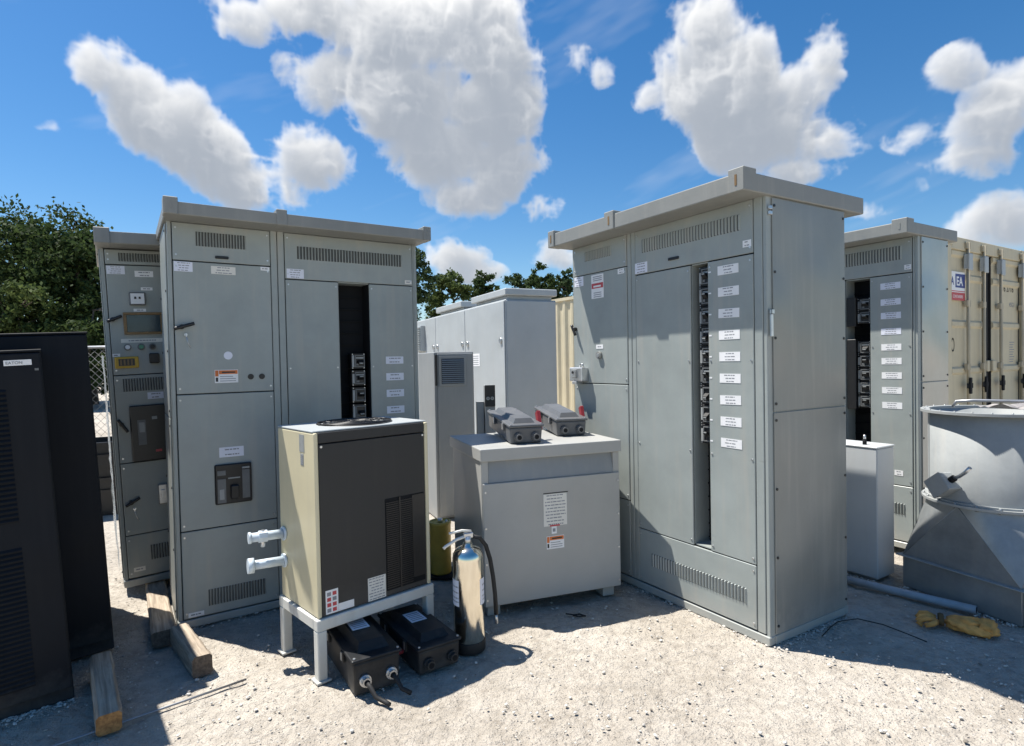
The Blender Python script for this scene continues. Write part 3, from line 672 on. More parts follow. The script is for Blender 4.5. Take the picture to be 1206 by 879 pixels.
def dome(m, x0, x1, y0, y1, z0, z1, ins, mi):
    m.hexa([(x0,y0,z0),(x1,y0,z0),(x1,y1,z0),(x0,y1,z0),(x0+ins,y0+ins*1.4,z1),(x1-ins,y0+ins*1.4,z1),(x1-ins,y1-ins,z1),(x0+ins,y1-ins,z1)], mi)
def switch_box(name, lab, loc, rot, body, lid_h, group, hand, hub_mat, w=.208, L=.60, h=.100, plate=False, cords=False, cat='switch box'):
    o = thing(name, lab, cat, loc, rot, group)
    m = MB(body); m.hexa([(.006,.004,0),(w-.006,.004,0),(w-.006,L-.004,0),(.006,L-.004,0),(0,0,h),(w,0,h),(w,L,h),(0,L,h)])
    bmesh.ops.bevel(m.bm, geom=list(m.bm.edges), offset=.010, segments=2, profile=.5, affect='EDGES')
    m.build('case', o)
    m = MB(body, M_SILVER); m.box(-.008,w+.008,-.008,L+.008,h+.001,h+.018,0,.007,2)
    dome(m,.035,w-.035,.05,L-.06,h+.0175,h+lid_h,.018,0)
    for (x,y) in ((.008,.008),(w-.008,.008),(.008,L-.008),(w-.008,L-.008)): m.cyl((x,y,h+.018),(x,y,h+.024),.006,8,1)
    li = m.build('lid', o)
    if plate:
        q = MB(M_BLUISH, M_PRINT); q.box(.065,.15,.21,.33,h+lid_h+.0006,h+lid_h+.0022)
        for i in range(5): q.box(.075,.14,.225+i*.02,.232+i*.02,h+lid_h+.002,h+lid_h+.0028,1)
        q.build('rating_label', li)
    for x in (.052, w-.047):
        q = MB(hub_mat, M_DARK, M_RUBBER); q.cyl((x,.002,h*.45),(x,-.016,h*.45),.027,16,0); q.cyl((x,-.016,h*.45),(x,-.034,h*.45),.0215,8,0,smooth=False); q.cyl((x,-.034,h*.45),(x,-.0355,h*.45),.014,12,1)
        if cords:
            q.tube([(x,-.03,h*.45),(x+.006,-.06,h*.4),(x+.02,-.085,.022),(x+.05,-.12,.008),(x+.06,-.15,.007)][:5 if x < .1 else 4], .010, 8, 2)
        q.build('cable_gland', o)
    for y in (.12, .36):
        q = MB(body, M_SILVER); q.box(-.014,-.001,y,y+.03,h-.04,h+.012,0,.003); q.box(-.017,-.012,y+.008,y+.022,h-.03,h+.006,1); q.build('clasp', o)
    if hand:
        q = MB(M_REDH, M_SILVER); q.cyl((w,.13,h*.6),(w+.028,.13,h*.6),.017,12,1); q.hexa([(w+.012,.105,h*.6),(w+.036,.105,h*.6),(w+.036,.14,h*.5),(w+.012,.14,h*.5),(w+.010,.165,h+.075),(w+.038,.165,h+.075),(w+.038,.20,h+.055),(w+.010,.20,h+.055)],0)
        bmesh.ops.bevel(q.bm, geom=[e for e in q.bm.edges], offset=.004, segments=1, affect='EDGES'); q.build('lever', o)
    return o
ya = math.atan2(.555,.83)-.27
switch_box('switch_box', 'dark grey cast switch box with red lever on the transformer, nearest the dryer', (-0.021,3.598,0.9931), (R(4.5),0,.26), M_CAST, .046, 'grey switch boxes with red levers', True, M_CAST)
switch_box('switch_box', 'dark grey cast switch box with red lever on the transformer, nearest the labelled cabinet', (0.288,3.931,0.9931), (R(4.5),0,.22), M_CAST, .046, 'grey switch boxes with red levers', True, M_CAST, L=.56)
switch_box('switch_box', 'black dusty switch box under the stand, jutting out beside its front leg', (-.738,2.631,.002), (0,0,.56), M_BOXBLK, .058, 'black switch boxes under the stand', False, M_SILVER, w=.222, L=.52, h=.15, plate=True, cords=True)
bb = switch_box('switch_box', 'black switch box under the stand beside the steel extinguisher, with a red lever', (-.472,2.80,.002), (0,0,.60), M_BOXBLK, .052, 'black switch boxes under the stand', False, M_BOXBLK, w=.225, L=.5, h=.115, plate=True)
q = MB(M_REDH); q.box(-.06,-.012,.14,.165,.06,.078,0,.004); q.box(-.055,-.03,.165,.22,.06,.078,0,.004); q.build('lever', bb)

# ------------------------------------------------------------------ fire extinguisher
e = thing('fire_extinguisher', 'polished steel fire extinguisher with a black hose standing before the transformer', 'fire extinguisher', (-.249,3.075,0), .4)
e.scale = (1,1,.955)
m = MB(M_CHROME); m.lathe([(.0,.035),(.074,.035),(.081,.05),(.081,.50),(.078,.525),(.066,.548),(.045,.562),(.026,.568),(.026,.582),(0,.582)],40); m.build('cylinder', e)
m = MB(M_RUBBER); m.lathe([(0,0),(.078,0),(.0835,.01),(.0835,.058),(.0815,.062),(.0815,.03),(0,.03)],40); m.build('base_skirt', e)
for a0 in (2.78, 5.2):
    m = MB(M_BLUISH, M_PRINT)
    for i in range(8):
        a = a0+i*.12; c, s_ = math.cos, math.sin
        m.quad([(.0816*c(a),.0816*s_(a),.26),(.0816*c(a+.12),.0816*s_(a+.12),.26),(.0816*c(a+.12),.0816*s_(a+.12),.40),(.0816*c(a),.0816*s_(a),.40)],0)
        if i % 2 == 0 and 0<i<7:
            for z in (.28,.30,.33,.36): m.quad([(.0819*c(a),.0819*s_(a),z),(.0819*c(a+.2),.0819*s_(a+.2),z),(.0819*c(a+.2),.0819*s_(a+.2),z+.008),(.0819*c(a),.0819*s_(a),z+.008)],1)
    m.build('instruction_label', e)
m = MB(M_SILVER, M_BROWN); m.cyl((0,0,.58),(0,0,.62),.019,14,0); m.box(-.022,.03,-.012,.012,.61,.64,0,.004); hd = m.build('valve_head', e)
m = MB(M_CREAML, M_SILVER); m.tube([(.02,0,.628),(-.06,-.006,.612),(-.12,-.012,.585),(-.135,-.014,.575)],.0085,8,0); m.build('carry_handle', hd)
m = MB(M_CREAML); m.tube([(.02,0,.645),(-.03,0,.655),(-.10,-.004,.648)],.007,8,0); m.build('squeeze_lever', hd)
m = MB(M_RUBBER, M_SILVER); m.tube([(.03,0,.615),(.07,.005,.60),(.105,.01,.55),(.128,.012,.47),(.142,.01,.37),(.15,.006,.27),(.152,.0,.16)],.0115,10,0); m.cyl((.152,0,.165),(.1525,-.001,.11),.008,10,1); m.build('hose', e)

# ochre cylinder on a plate behind the dryer
o = thing('gas_cylinder', 'short ochre cylinder standing on a dark plate behind the stand', 'cylinder', (-.53,4.17,0), 0)
o.scale = (.92,.92,.93)
m = MB(M_OCHRE); m.lathe([(0,.02),(.078,.02),(.082,.03),(.082,.385),(.085,.39),(.085,.41),(.076,.412),(.074,.40),(0,.40)],28); m.build('cylinder', o)
m = MB(M_DARK); m.box(-.14,.14,-.12,.12,0,.02,0,.003); m.build('plate', o)
m = MB(M_SILVER); m.cyl((0,0,.40),(0,0,.43),.02,12); m.build('cap', o)
m = MB(M_SILVER); m.cyl((.05,-.03,.40),(.055,-.035,.425),.008,8); m.build('valve_stub', o)

# ------------------------------------------------------------------ vented grey cabinet (behind, centre)
v = thing('control_cabinet', 'slim mid grey cabinet with a square louvred vent, behind the ochre cylinder', 'cabinet', (-.738,5.642,0), .432)
m = MB(M_MIDGR); m.box(0,.40,.0,.55,.0,1.60,0,.006); m.build('cabinet_body', v)
m = MB(M_MIDGR, M_SILVER); m.box(.025,.385,-.014,-.001,.02,1.585,0,.005); do = m.build('door', v)
m = MB(M_MIDGR, M_DARK); m.box(.035,.32,-.022,-.0145,1.27,1.565,0,.005); m.box(.065,.292,-.0235,-.0215,1.295,1.535,1)
for i in range(12):
    z = 1.30+i*.0195; m.hexa([(.067,-.032,z),(.29,-.032,z),(.29,-.022,z+.012),(.067,-.022,z+.012),(.067,-.031,z+.003),(.29,-.031,z+.003),(.29,-.022,z+.015),(.067,-.022,z+.015)],0)
m.build('vent', do)
m = MB(M_BLACK); m.box(.004,.020,-.02,-.001,1.28,1.575,0,.003); m.build('latch', v)

# big pale enclosure behind
c = thing('generator_enclosure', 'large pale grey metal enclosure with two flat hoods on its roof', 'enclosure', (-.067,7.171,0), .432)
LN = 5.2
m = MB(M_PALE, M_DARK); m.box(0,.70,0,LN,.0,2.25,0,.01); m.build('enclosure_body', c)
m = MB(M_PALE); m.box(.012,.690,-.012,-.001,.06,2.235,0,.006); m.build('end_panel', c)
for (a, b_) in ((.012,1.372),(1.384,2.75),(2.762,LN-.012)):
    m = MB(M_PALE, M_SILVER); m.box(-.013,-.001,a,b_,.06,2.235,0,.006)
    if a < 3: m.cyl((-.013,b_-.1,1.755),(-.03,b_-.1,1.755),.035,14,1); m.cyl((-.013,a+.1,1.755),(-.03,a+.1,1.755),.035,14,1)
    m.build('side_door', c)
m = MB(M_WHITE, M_PRINT); m.box(-.0155,-.0135,.83,1.2,1.44,1.61)
for i in range(5): m.box(-.016,-.015,.87,1.15,1.46+i*.028,1.47+i*.028,1)
m.build('notice', c)
m = MB(M_PALE, M_DARK); m.box(-.09,-.014,3.35,3.78,1.70,2.14,0,.004)
for i in range(11): m.box(-.12,-.089,3.36,3.77,1.715+i*.038,1.728+i*.038,0)
m.build('louvre_hood', c)
for (y0, y1) in ((-.02,1.15),(1.55,2.75)):
    m = MB(M_PALE); m.box(.06,.66,y0+.06,y1-.06,2.25,2.30,0,.004); m.box(.0,.71,y0,y1,2.30,2.385,0,.01); m.build('roof_hood', c)

# outlet pedestal
p = thing('outlet_pedestal', 'thin post with a black outlet plate behind the transformer', 'outlet post', (-.234,5.0,0), .15)
m = MB(M_MIDGR, M_DARK); m.box(0,.088,.0,.10,0,1.30,0,.004); m.box(-.07,-.002,.03,.10,.0,1.16,1,.004); m.build('post', p)
m = MB(M_BLACK, M_BREAKL); m.box(.0,.088,-.014,-.001,1.12,1.302,0,.004); pp = m.build('outlet_plate', p)
for x in (.026,.062):
    q = MB(M_BREAKL, M_BLACK); q.cyl((x,-.014,1.19),(x,-.018,1.19),.015,12,0); q.box(x-.005,x-.002,-.019,-.0175,1.185,1.196,1); q.box(x+.002,x+.005,-.019,-.0175,1.185,1.196,1); q.build('outlet', pp)

# ------------------------------------------------------------------ slim grey box beside the big cabinet
sd = Vector((math.cos(RY), math.sin(RY)))
s0 = (2.381-.5*sd.x, 3.872-.5*sd.y, 0)
b = thing('junction_cabinet', 'low plain pale grey box with a small valve on top beside the big labelled cabinet', 'junction box', s0, RY)
m = MB(M_PALEB); m.box(0,.5,0,.215,.015,.876,0,.006); m.build('box_body', b)
m = MB(M_PALEB); m.box(-.004,.504,-.004,.219,.877,.89,0,.004); m.build('box_lid', b)
m = MB(M_DARK, M_SILVER); m.cyl((.39,.06,.888),(.39,.06,.925),.013,12,0); m.cyl((.39,.06,.925),(.39,.06,.955),.008,10,1); m.build('valve', b)
m = MB(M_MIDGR); m.box(.02,.48,.02,.195,0,.015); m.build('plinth', b)

# ------------------------------------------------------------------ exhaust hood (round drum on square hood)
k = thing('exhaust_hood', 'galvanised round drum on a flared square hood with a bolted flange, at the photo edge', 'exhaust hood', (2.51,3.816,0), -1.2)
B = .66; ctr = (B/2, B/2)
m = MB(M_GALVD); m.box(0,B,0,.004,.0,.195); m.box(0,.004,.0045,B-.0045,.0,.195); m.box(B-.004,B,.0045,B-.0045,.0,.195); m.box(0,B,B-.004,B,.0,.195); m.build('base_skirt', k)
m = MB(M_GALV); 
for q in ((-.03,B+.03,-.03,.0045),(-.03,B+.03,B-.0045,B+.03),(-.03,.0045,.005,B-.005),(B-.0045,B+.03,.005,B-.005)): m.box(q[0],q[1],q[2],q[3],.196,.203,0,.002)
m.build('base_flange', k)
m = MB(M_GALVD); seg = 48; hi = []
for i in range(seg):
    t = 2*math.pi*i/seg; hi.append((ctr[0]+math.cos(t)*.325, ctr[1]+math.sin(t)*.325, .585))
cor = [(B,B,.203),(0,B,.203),(0,0,.203),(B,0,.203)]
for q in range(4):
    cv = m.bm.verts.new(cor[q]); arc = [m.bm.verts.new(hi[(q*12+i) % seg]) for i in range(13)]
    for a_, b_ in zip(arc, arc[1:]):
        f = m.bm.faces.new((cv,a_,b_)); f.smooth = True
    m.quad([cor[q-1], cor[q], hi[(q*12) % seg]])
    m.tube([Vector(cor[q-1])*.995+Vector(hi[(q*12)%seg])*.005, hi[(q*12)%seg]], .0025, 5, 0); m.tube([Vector(cor[q])*.995+Vector(hi[(q*12)%seg])*.005, hi[(q*12)%seg]], .0025, 5, 0)
m.build('flared_hood', k)
def ring(m, r0, r1, z0, z1, mi=0, seg=160): m.lathe([(r0,z0),(r1,z0),(r1,z1),(r0,z1),(r0,z0)], seg, mi, (ctr[0],ctr[1],0), smooth=False)
m = MB(M_GALV, M_GALVD); ring(m,.318,.358,.586,.600); ring(m,.322,.340,.6005,.612)
for i in range(20):
    t = i*.314; x, y = ctr[0]+.346*math.cos(t), ctr[1]+.346*math.sin(t); m.cyl((x,y,.578),(x,y,.612),.007,8,1)
m.build('middle_flange', k)
m = MB(M_GALV, M_SILVER); m.lathe([(.322,.612),(.322,1.13),(.316,1.13),(.316,.62)],240,0,(ctr[0],ctr[1],0)); sa = 3.95; m.box(ctr[0]+.321*math.cos(sa)-.006,ctr[0]+.321*math.cos(sa)+.006,ctr[1]+.321*math.sin(sa)-.006,ctr[1]+.321*math.sin(sa)+.006,.615,1.129,0,.002); m.build('drum', k)
m = MB(M_GALV, M_GALVD); ring(m,.316,.362,1.131,1.147)
for i in range(24):
    t = i*.2618; x, y = ctr[0]+.346*math.cos(t), ctr[1]+.346*math.sin(t); m.cyl((x,y,1.127),(x,y,1.154),.005,8,1)
m.build('top_flange', k)
m = MB(M_GALVD); m.lathe([(0,1.10),(.10,1.10),(.312,1.085),(.312,1.075)],40,0,(ctr[0],ctr[1],0)); m.build('inner_cone', k)
# junction box on the drum (seen square to the camera side)
a = math.atan2(-math.cos(0),0)
jb = Vector((ctr[0]-.06, ctr[1]-.355, .705))
m = MB(M_GALV, M_DARK, M_SILVER)
m.box(-.06,.06,-.05,.05,-.055,.055,0,.006); m.box(-.063,.063,-.054,-.049,-.058,.058,0,.004)
m.cyl((.06,0,.0),(.09,0,.0),.019,12,1); m.tube([(.085,0,0),(.13,-.008,-.01),(.18,-.015,-.012),(.225,-.018,-.005)],.011,8,2)
J = m.build('junction_box', k, Matrix.Translation(jb) @ Matrix.Rotation(-.15,4,'Z') @ Matrix.Rotation(R(-38),4,'Y'))
m = MB(M_GALV, M_DARK); m.box(.665,.672,.02,.10,.0,.19,0,.002); m.cyl((.6725,.06,.12),(.674,.06,.12),.02,14,1); m.build('lug', k)
# tarp and bent rod lying on the drum
th = thing('crumpled_tarp', 'crumpled brown grey tarp lying on top of the galvanised drum', 'tarp', (2.92,3.53,1.148), 0)
bm_ = MB(M_TARP); n = 34; V = []
for i in range(n):
    for j in range(n):
        x = -.05+.34*i/(n-1); y = -.16+.3*j/(n-1); z = .012+.045*abs(noise.noise((x*8,y*8,2)))+.03*max(0,noise.noise((x*5,y*4,8)))
        V.append(bm_.bm.verts.new((x+.02*noise.noise((x*12,y*12,1)),y,z)))
for i in range(n-1):
    for j in range(n-1):
        f = bm_.bm.faces.new((V[i*n+j],V[(i+1)*n+j],V[(i+1)*n+j+1],V[i*n+j+1])); f.smooth = True
bm_.build('cloth', th, normals=False)
m = MB(M_STEELR); m.tube([(2.72,3.66,1.165),(2.735,3.65,1.20),(2.80,3.60,1.207),(3.0,3.46,1.207),(3.25,3.3,1.20)],.009,8)
o = m.build('bent_rod'); tag(o, 'bent dark steel rod lying across the top of the drum', 'rod')

# conduit on the ground
m = MB(M_PVC, M_DARK); A_ = Vector((2.15,3.88,.026)); B_ = Vector((2.629,3.361,.026)); m.cyl(A_,B_,.024,16,0); m.cyl(B_+(B_-A_).normalized()*.0005,B_+(B_-A_).normalized()*.001,.018,14,1)
o = m.build('conduit_pipe'); tag(o, 'grey plastic conduit pipe lying on the gravel along the hood base', 'pipe')

# leather gloves: two lumpy straps of leather
def glove():
    o = thing('work_glove', 'dirty tan leather work glove lying on the gravel before the conduit pipe', 'glove', (2.40,3.19,0), -.55)
    m = MB(M_GLOVE)
    def blob(c, sx, sy, sz, rot=0, mi=0):
        b0 = bmesh.new(); bmesh.ops.create_icosphere(b0, subdivisions=3, radius=1)
        M = Matrix.Translation(c) @ Matrix.Rotation(rot,4,'Z')
        mp = {}
        for v_ in b0.verts:
            q = v_.co*(1+.10*noise.noise(v_.co*2.4)+.05*noise.noise(v_.co*6)); mp[v_.index] = m.bm.verts.new(M @ Vector((q.x*sx,q.y*sy,max(q.z*sz,-sz*.8))))
        for f in b0.faces:
            g_ = m.bm.faces.new([mp[v_.index] for v_ in f.verts]); g_.smooth = True; g_.material_index = mi
        b0.free()
    def lump(c, sx, sy, sz, rot, seed, amp):
        b0 = bmesh.new(); bmesh.ops.create_icosphere(b0, subdivisions=4, radius=1); M = Matrix.Translation(c) @ Matrix.Rotation(rot,4,'Z'); mp = {}
        for v_ in b0.verts:
            so_ = Vector((seed,seed*.7,0)); q = v_.co*(1+amp*noise.noise(v_.co*1.7+so_)+amp*.7*abs(noise.noise(v_.co*4+so_))+amp*.2*noise.noise(v_.co*11+so_))
            mp[v_.index] = m.bm.verts.new(M @ Vector((q.x*sx, q.y*sy, max(q.z*sz,-sz*.7))))
        for f in b0.faces:
            g_ = m.bm.faces.new([mp[v_.index] for v_ in f.verts]); g_.smooth = True
        b0.free()
    lump((.03,0,.03),.085,.060,.040,.1,3,.35); lump((.105,-.005,.03),.055,.062,.042,.4,7,.45); lump((.05,-.055,.024),.07,.024,.024,-.35,5,.3)
    for i in range(3):
        y = -.035+i*.034; m.tube([(-.105,y*.8,.03),(-.14,y*1.2,.042),(-.17,y*1.5,.034),(-.185,y*1.5-.008,.017),(-.165,y*1.4-.016,.010)],.0155,8,0,.0125)
    m.tube([(-.10,-.03,.03),(-.12,-.07,.028),(-.155,-.085,.018)],.016,8,0,.012)
    m.build('leather_hand', o)
    m = MB(M_GLOVED, M_GLOVE); m.lathe([(.046,-.012),(.05,0),(.046,.012)],18,0); m.xf(Matrix.Translation((-.08,0,.036)) @ Matrix.Rotation(R(90),4,'Y') @ Matrix.Diagonal((.62,1.05,1,1))); m.build('cuff_band', o)
glove()

# wire on the ground
m = MB(M_RUBBER); m.tube([(1.62,3.12,.008),(1.72,3.22,.010),(1.80,3.29,.008),(1.92,3.31,.012),(2.02,3.24,.008),(2.08,3.12,.008),(2.12,3.04,.006)],.003,6)
o = m.build('loose_wire'); tag(o, 'thin dark wire lying in the shade beside the big labelled cabinet', 'wire')
m = MB(M_RUBBER); m.tube([(.29,3.46,.008),(.33,3.43,.014),(.37,3.45,.008),(.40,3.42,.010),(.36,3.41,.012),(.33,3.44,.006)],.0045,6)
o = m.build('loose_wire'); tag(o, 'short curl of dark wire on the ground before the transformer', 'wire')

# ------------------------------------------------------------------ timbers and rod
def timber(lab, a, b_, w, h, tilt=0, grp='timber blocks on the ground', z=0, end=None):
    a = Vector((*a,z)); b_ = Vector((*b_,z)); d_ = b_-a; Ln = d_.length
    o = thing('timber', lab, 'timber', a, (0, tilt, math.atan2(d_.y,d_.x)), grp)
    m = MB(M_WOOD, end or M_WOODD); rnd = random.Random(int(a.x*1000))
    n = 10; rings = []
    for i in range(n+1):
        x = Ln*i/n; j = lambda: rnd.uniform(-.003,.003); c_ = .012
        rings.append([m.bm.verts.new(q) for q in ((x,-w/2+c_+j(),0),(x,w/2-c_,0),(x,w/2+j(),c_),(x,w/2+j(),h-c_),(x,w/2-c_,h+j()),(x,-w/2+c_,h+j()),(x,-w/2+j(),h-c_),(x,-w/2+j(),c_))])
    for p_, q_ in zip(rings, rings[1:]):
        for i in range(8):
            jn = (i+1)%8; m.bm.faces.new((p_[i],p_[jn],q_[jn],q_[i]))
    f = m.bm.faces.new(rings[0][::-1]); f.material_index = 1; f = m.bm.faces.new(rings[-1]); f.material_index = 1
    m.build('beam', o)
    return o
timber('squared timber lying before the racks with a sawn orange brown end', (-1.685,2.41), (-2.04,2.875), .092, .085, end=M_WOODE, tilt=-.05)
timber('short timber block near the front corner of the grey cabinet with a keyed handle', (-1.53,2.85), (-1.84,3.20), .09, .10)
timber('long timber running under the grey cabinet with the yellow framed meter', (-1.905,3.17), (-2.58,4.2), .115, .084, tilt=.040)
timber('dark timber bearer tucked under the far end of the half hidden cabinet', (-2.0,3.98), (-1.95,4.85), .10, .084, z=-.03)
m = MB(M_STEELR); m.tube([(-1.95,2.225,.012),(-1.823,2.335,.012),(-1.5,2.616,.010),(-1.294,2.795,.010)],.0055,6)
o = m.build('steel_rod'); tag(o, 'thin steel rod lying on the gravel past the orange ended timber', 'rod')
# ------------------------------------------------------------------ shipping container
K0 = (5.151,7.012); KY = .567
kt = thing('shipping_container', 'tall beige shipping container with lock rods and a red white and blue sign', 'container', (*K0,0), KY)
W, LG, HC = 2.438, 12.19, 2.896
m = MB(M_CONT, M_CONTD)
for x in (0, W-.13): m.box(x,x+.13,0,.15,.0,HC,0,.008); m.box(x,x+.13,LG-.15,LG,.0,HC,0,.008)
m.box(.131,W-.131,.0,.12,HC-.155,HC-.002,0,.006); m.box(.131,W-.131,.0,.12,.0,.14,0,.006)
for x in (0, W-.09): m.box(x,x+.09,.151,LG-.151,HC-.07,HC-.003); m.box(x,x+.09,.151,LG-.151,.0,.15)
m.box(.091,W-.091,.12,LG-.02,HC-.05,HC-.02); m.box(.091,W-.091,.12,LG-.02,.12,.15); m.box(.131,W-.131,LG-.06,LG-.02,.16,HC-.07)
for x in (-.006, W-.156):
    for y in (-.006, LG-.156):
        for z in (.0, HC-.112): m.box(x,x+.162,y,y+.165,z-.001,z+.113,1,.006)
m.build('container_frame', kt)
def corr(x, sgn):
    m = MB(M_CONT); prof = []; y = .151; k_ = 0
    while y < LG-.151:
        for (dy, off) in ((0,0),(.072,0),(.14,.036),(.212,.036)):
            prof.append((min(y+dy,LG-.151), off))
        y += .278
    prof.append((LG-.151,0)); vs = []
    for (yy, off) in prof:
        vs.append((m.bm.verts.new((x+sgn*off,yy,.151)), m.bm.verts.new((x+sgn*off,yy,HC-.071))))
    for p_, q_ in zip(vs, vs[1:]): 
        if (p_[0].co-q_[0].co).length > 1e-5: m.bm.faces.new((p_[0],q_[0],q_[1],p_[1]))
    m.build('side_wall', kt)
corr(.02, 1); corr(W-.02, -1)
for dx, dw in ((.134,.96),(1.345,.96)):
    m = MB(M_CONT, M_RUBBER)
    m.box(dx+.012,dx+dw-.012,.035,.075,.155,HC-.17,0,.004)
    zs = [.16,.75,1.30,1.87,2.44,HC-.172]
    for z0_, z1_ in zip(zs, zs[1:]):   # pressed door panels between ribs
        m.hexa([(dx+.05,.034,z0_+.03),(dx+dw-.05,.034,z0_+.03),(dx+dw-.05,.036,z0_+.03),(dx+.05,.036,z0_+.03),(dx+.05,.034,z1_-.03),(dx+dw-.05,.034,z1_-.03),(dx+dw-.05,.036,z1_-.03),(dx+.05,.036,z1_-.03)],0)
        m.hexa([(dx+.03,.012,z1_-.045),(dx+dw-.03,.012,z1_-.045),(dx+dw-.03,.036,z1_-.075),(dx+.03,.036,z1_-.075),(dx+.03,.012,z1_+.002),(dx+dw-.03,.012,z1_+.002),(dx+dw-.03,.036,z1_+.03),(dx+.03,.036,z1_+.03)],0)
    m.box(dx,dx+.0118,.03,.07,.15,HC-.168,1); m.box(dx+dw-.0118,dx+dw,.03,.07,.15,HC-.168,1)
    m.box(dx,dx+dw,.028,.07,HC-.1675,HC-.157,1)
    do = m.build('container_door', kt)
    for rx in ((.534,1.0) if dx < 1 else (1.538,2.268)):
        m = MB(M_CONTD, M_STEELR); m.cyl((rx,-.018,.05),(rx,-.018,HC-.05),.019,10,0)
        for z in (.45,1.32,2.1): m.box(rx-.045,rx+.045,-.03,.011,z-.04,z+.04,0,.004)
        m.box(rx-.05,rx+.05,-.03,-.001,HC-.13,HC-.05,0,.004)
        ro = m.build('lock_rod', do)
        m = MB(M_PALE); m.box(rx-.06,rx+.06,-.052,-.037,2.5,2.71,0,.01); m.box(rx-.05,rx+.05,-.037,.01,2.52,2.7,0,.004); m.build('lock_cover', ro)
        m = MB(M_DARK, M_STEELR); sgn = 1 if rx in (.534,1.538) else -1
        m.box(rx-.09,rx+.09,-.036,-.0305,1.06,1.12,0,.004); m.cyl((rx,-.04,1.09),(rx,-.03,1.09),.05,10,0); m.box(rx-.03,rx+.03,-.05,-.031,.99,1.19,0,.006); m.build('lock_hub', ro)
m = MB(M_RUBBER); m.box(1.105,1.338,.055,.066,.15,HC-.172); m.build('door_gasket', kt)
for z in (1.30,):
    m = MB(M_CONT); m.box(1.13,1.20,-.01,.05,z-.05,z+.09,0,.006); m.box(1.30,1.42,-.01,.05,z-.05,z+.09,0,.006); m.build('door_keeper', kt)
m = MB(M_WHITE, M_RED, M_NAVY); m.box(-.0+.14,.50,.005,.011,2.13,2.475,0); m.box(.14,.50,.0035,.0049,2.13,2.225,1); m.box(.14,.50,.0035,.0049,2.236,2.246,1); m.box(.24,.50,.0035,.0049,2.285,2.45,2)
sg = m.build('company_sign', kt)
text('lettering', 'SEA', .135, M_NAVY, front_text_matrix(.012,2.315,.0042), sg, ext=.0006, bold=.003, sx=.85)
text('lettering', 'EA', .15, M_WHITE, front_text_matrix(.262,2.312,.003), sg, ext=.0006, bold=.003)
text('lettering', 'CONTAINERS', .05, M_WHITE, front_text_matrix(.165,2.16,.003), sg, ext=.0004, sx=.9)
text('container_number', '216 2716', .125, M_DARK, front_text_matrix(1.66,2.31,.0325), kt, ext=.0006, sx=.98)
text('container_number', '45G1', .085, M_PRINT, front_text_matrix(1.97,2.11,.0325), kt, ext=.0006)
m = MB(M_DARK, M_CONT); 
for i in range(20):
    t0, t1 = i*.31416, (i+1)*.31416
    m.quad([(.235+.045*math.cos(t0),.0325,1.595+.085*math.sin(t0)),(.235+.045*math.cos(t1),.0325,1.595+.085*math.sin(t1)),(.235+.03*math.cos(t1),.0325,1.595+.065*math.sin(t1)),(.235+.03*math.cos(t0),.0325,1.595+.065*math.sin(t0))],0)
m.build('oval_mark', kt)
for i, z in enumerate((1.60,1.565,1.53,1.495,1.46)):
    pass
m = MB(M_PRINT)
for i in range(9): m.box(1.98,2.14-.02*(i%3),.032,.0335,1.62-i*.033,1.632-i*.033)
m.build('weight_table', kt)

# ------------------------------------------------------------------ fence and clutter in the gap at the left
f = thing('chain_link_fence', 'chain link fence with steel posts seen through the gap behind the black racks', 'fence', (-9.0,9.4,0), .12)
m = MB(M_BREAK); step = .06; FW, FH = 5.0, 1.8
nx = int(FW/step)
for i in range(-int(FH/step), nx, 2):
    for sg_ in (1,-1):
        x0 = i*step; pts = []
        a0 = max(0, -x0); a1 = min(FH, FW-x0)
        if a1 <= a0: continue
        if sg_ == 1: p0_, p1_ = (x0+a0,0,a0+.05), (x0+a1,0,a1+.05)
        else: p0_, p1_ = (x0+a0,.004,FH-a0+.05), (x0+a1,.004,FH-a1+.05)
        m.cyl(p0_, p1_, .0024, 4, 0)
m.build('wire_mesh', f)
m = MB(M_STEELR); m.cyl((0,0,FH+.06),(FW,0,FH+.06),.02,10); m.build('top_rail', f)
for i in range(3):
    m = MB(M_SILVER); m.cyl((i*2.5,.03,0),(i*2.5,.03,FH+.1),.028,10); m.build('post', f)
pal = None
for i in range(5):
    o = thing('plastic_tray', ['lowest black plastic tray of the stack behind the racks','second black plastic tray from the bottom of the stack behind the racks','middle black plastic tray of the stack behind the racks','second black plastic tray from the top of the stack behind the racks','topmost black plastic tray of the stack behind the racks'][i], 'tray', (-4.55+.015*(i%2),6.2+.02*(i%3),.12+.155*i if i else 0), .5, 'black plastic trays stacked behind the racks')
    m = MB(M_BLACK); hh = .12 if i else .265
    m.box(-.35,.35,-.3,.3,0,.02); 
    for q in ((-.35,.35,-.3,-.28),(-.35,.35,.28,.3),(-.35,-.33,-.28,.28),(.33,.35,-.28,.28)): m.box(q[0],q[1],q[2],q[3],.0205,hh)
    m.box(-.37,.37,-.32,-.3005,hh-.03,hh-.001); m.build('tray_body', o)
    o.location.z = 0 if i == 0 else .266+.121*(i-1)

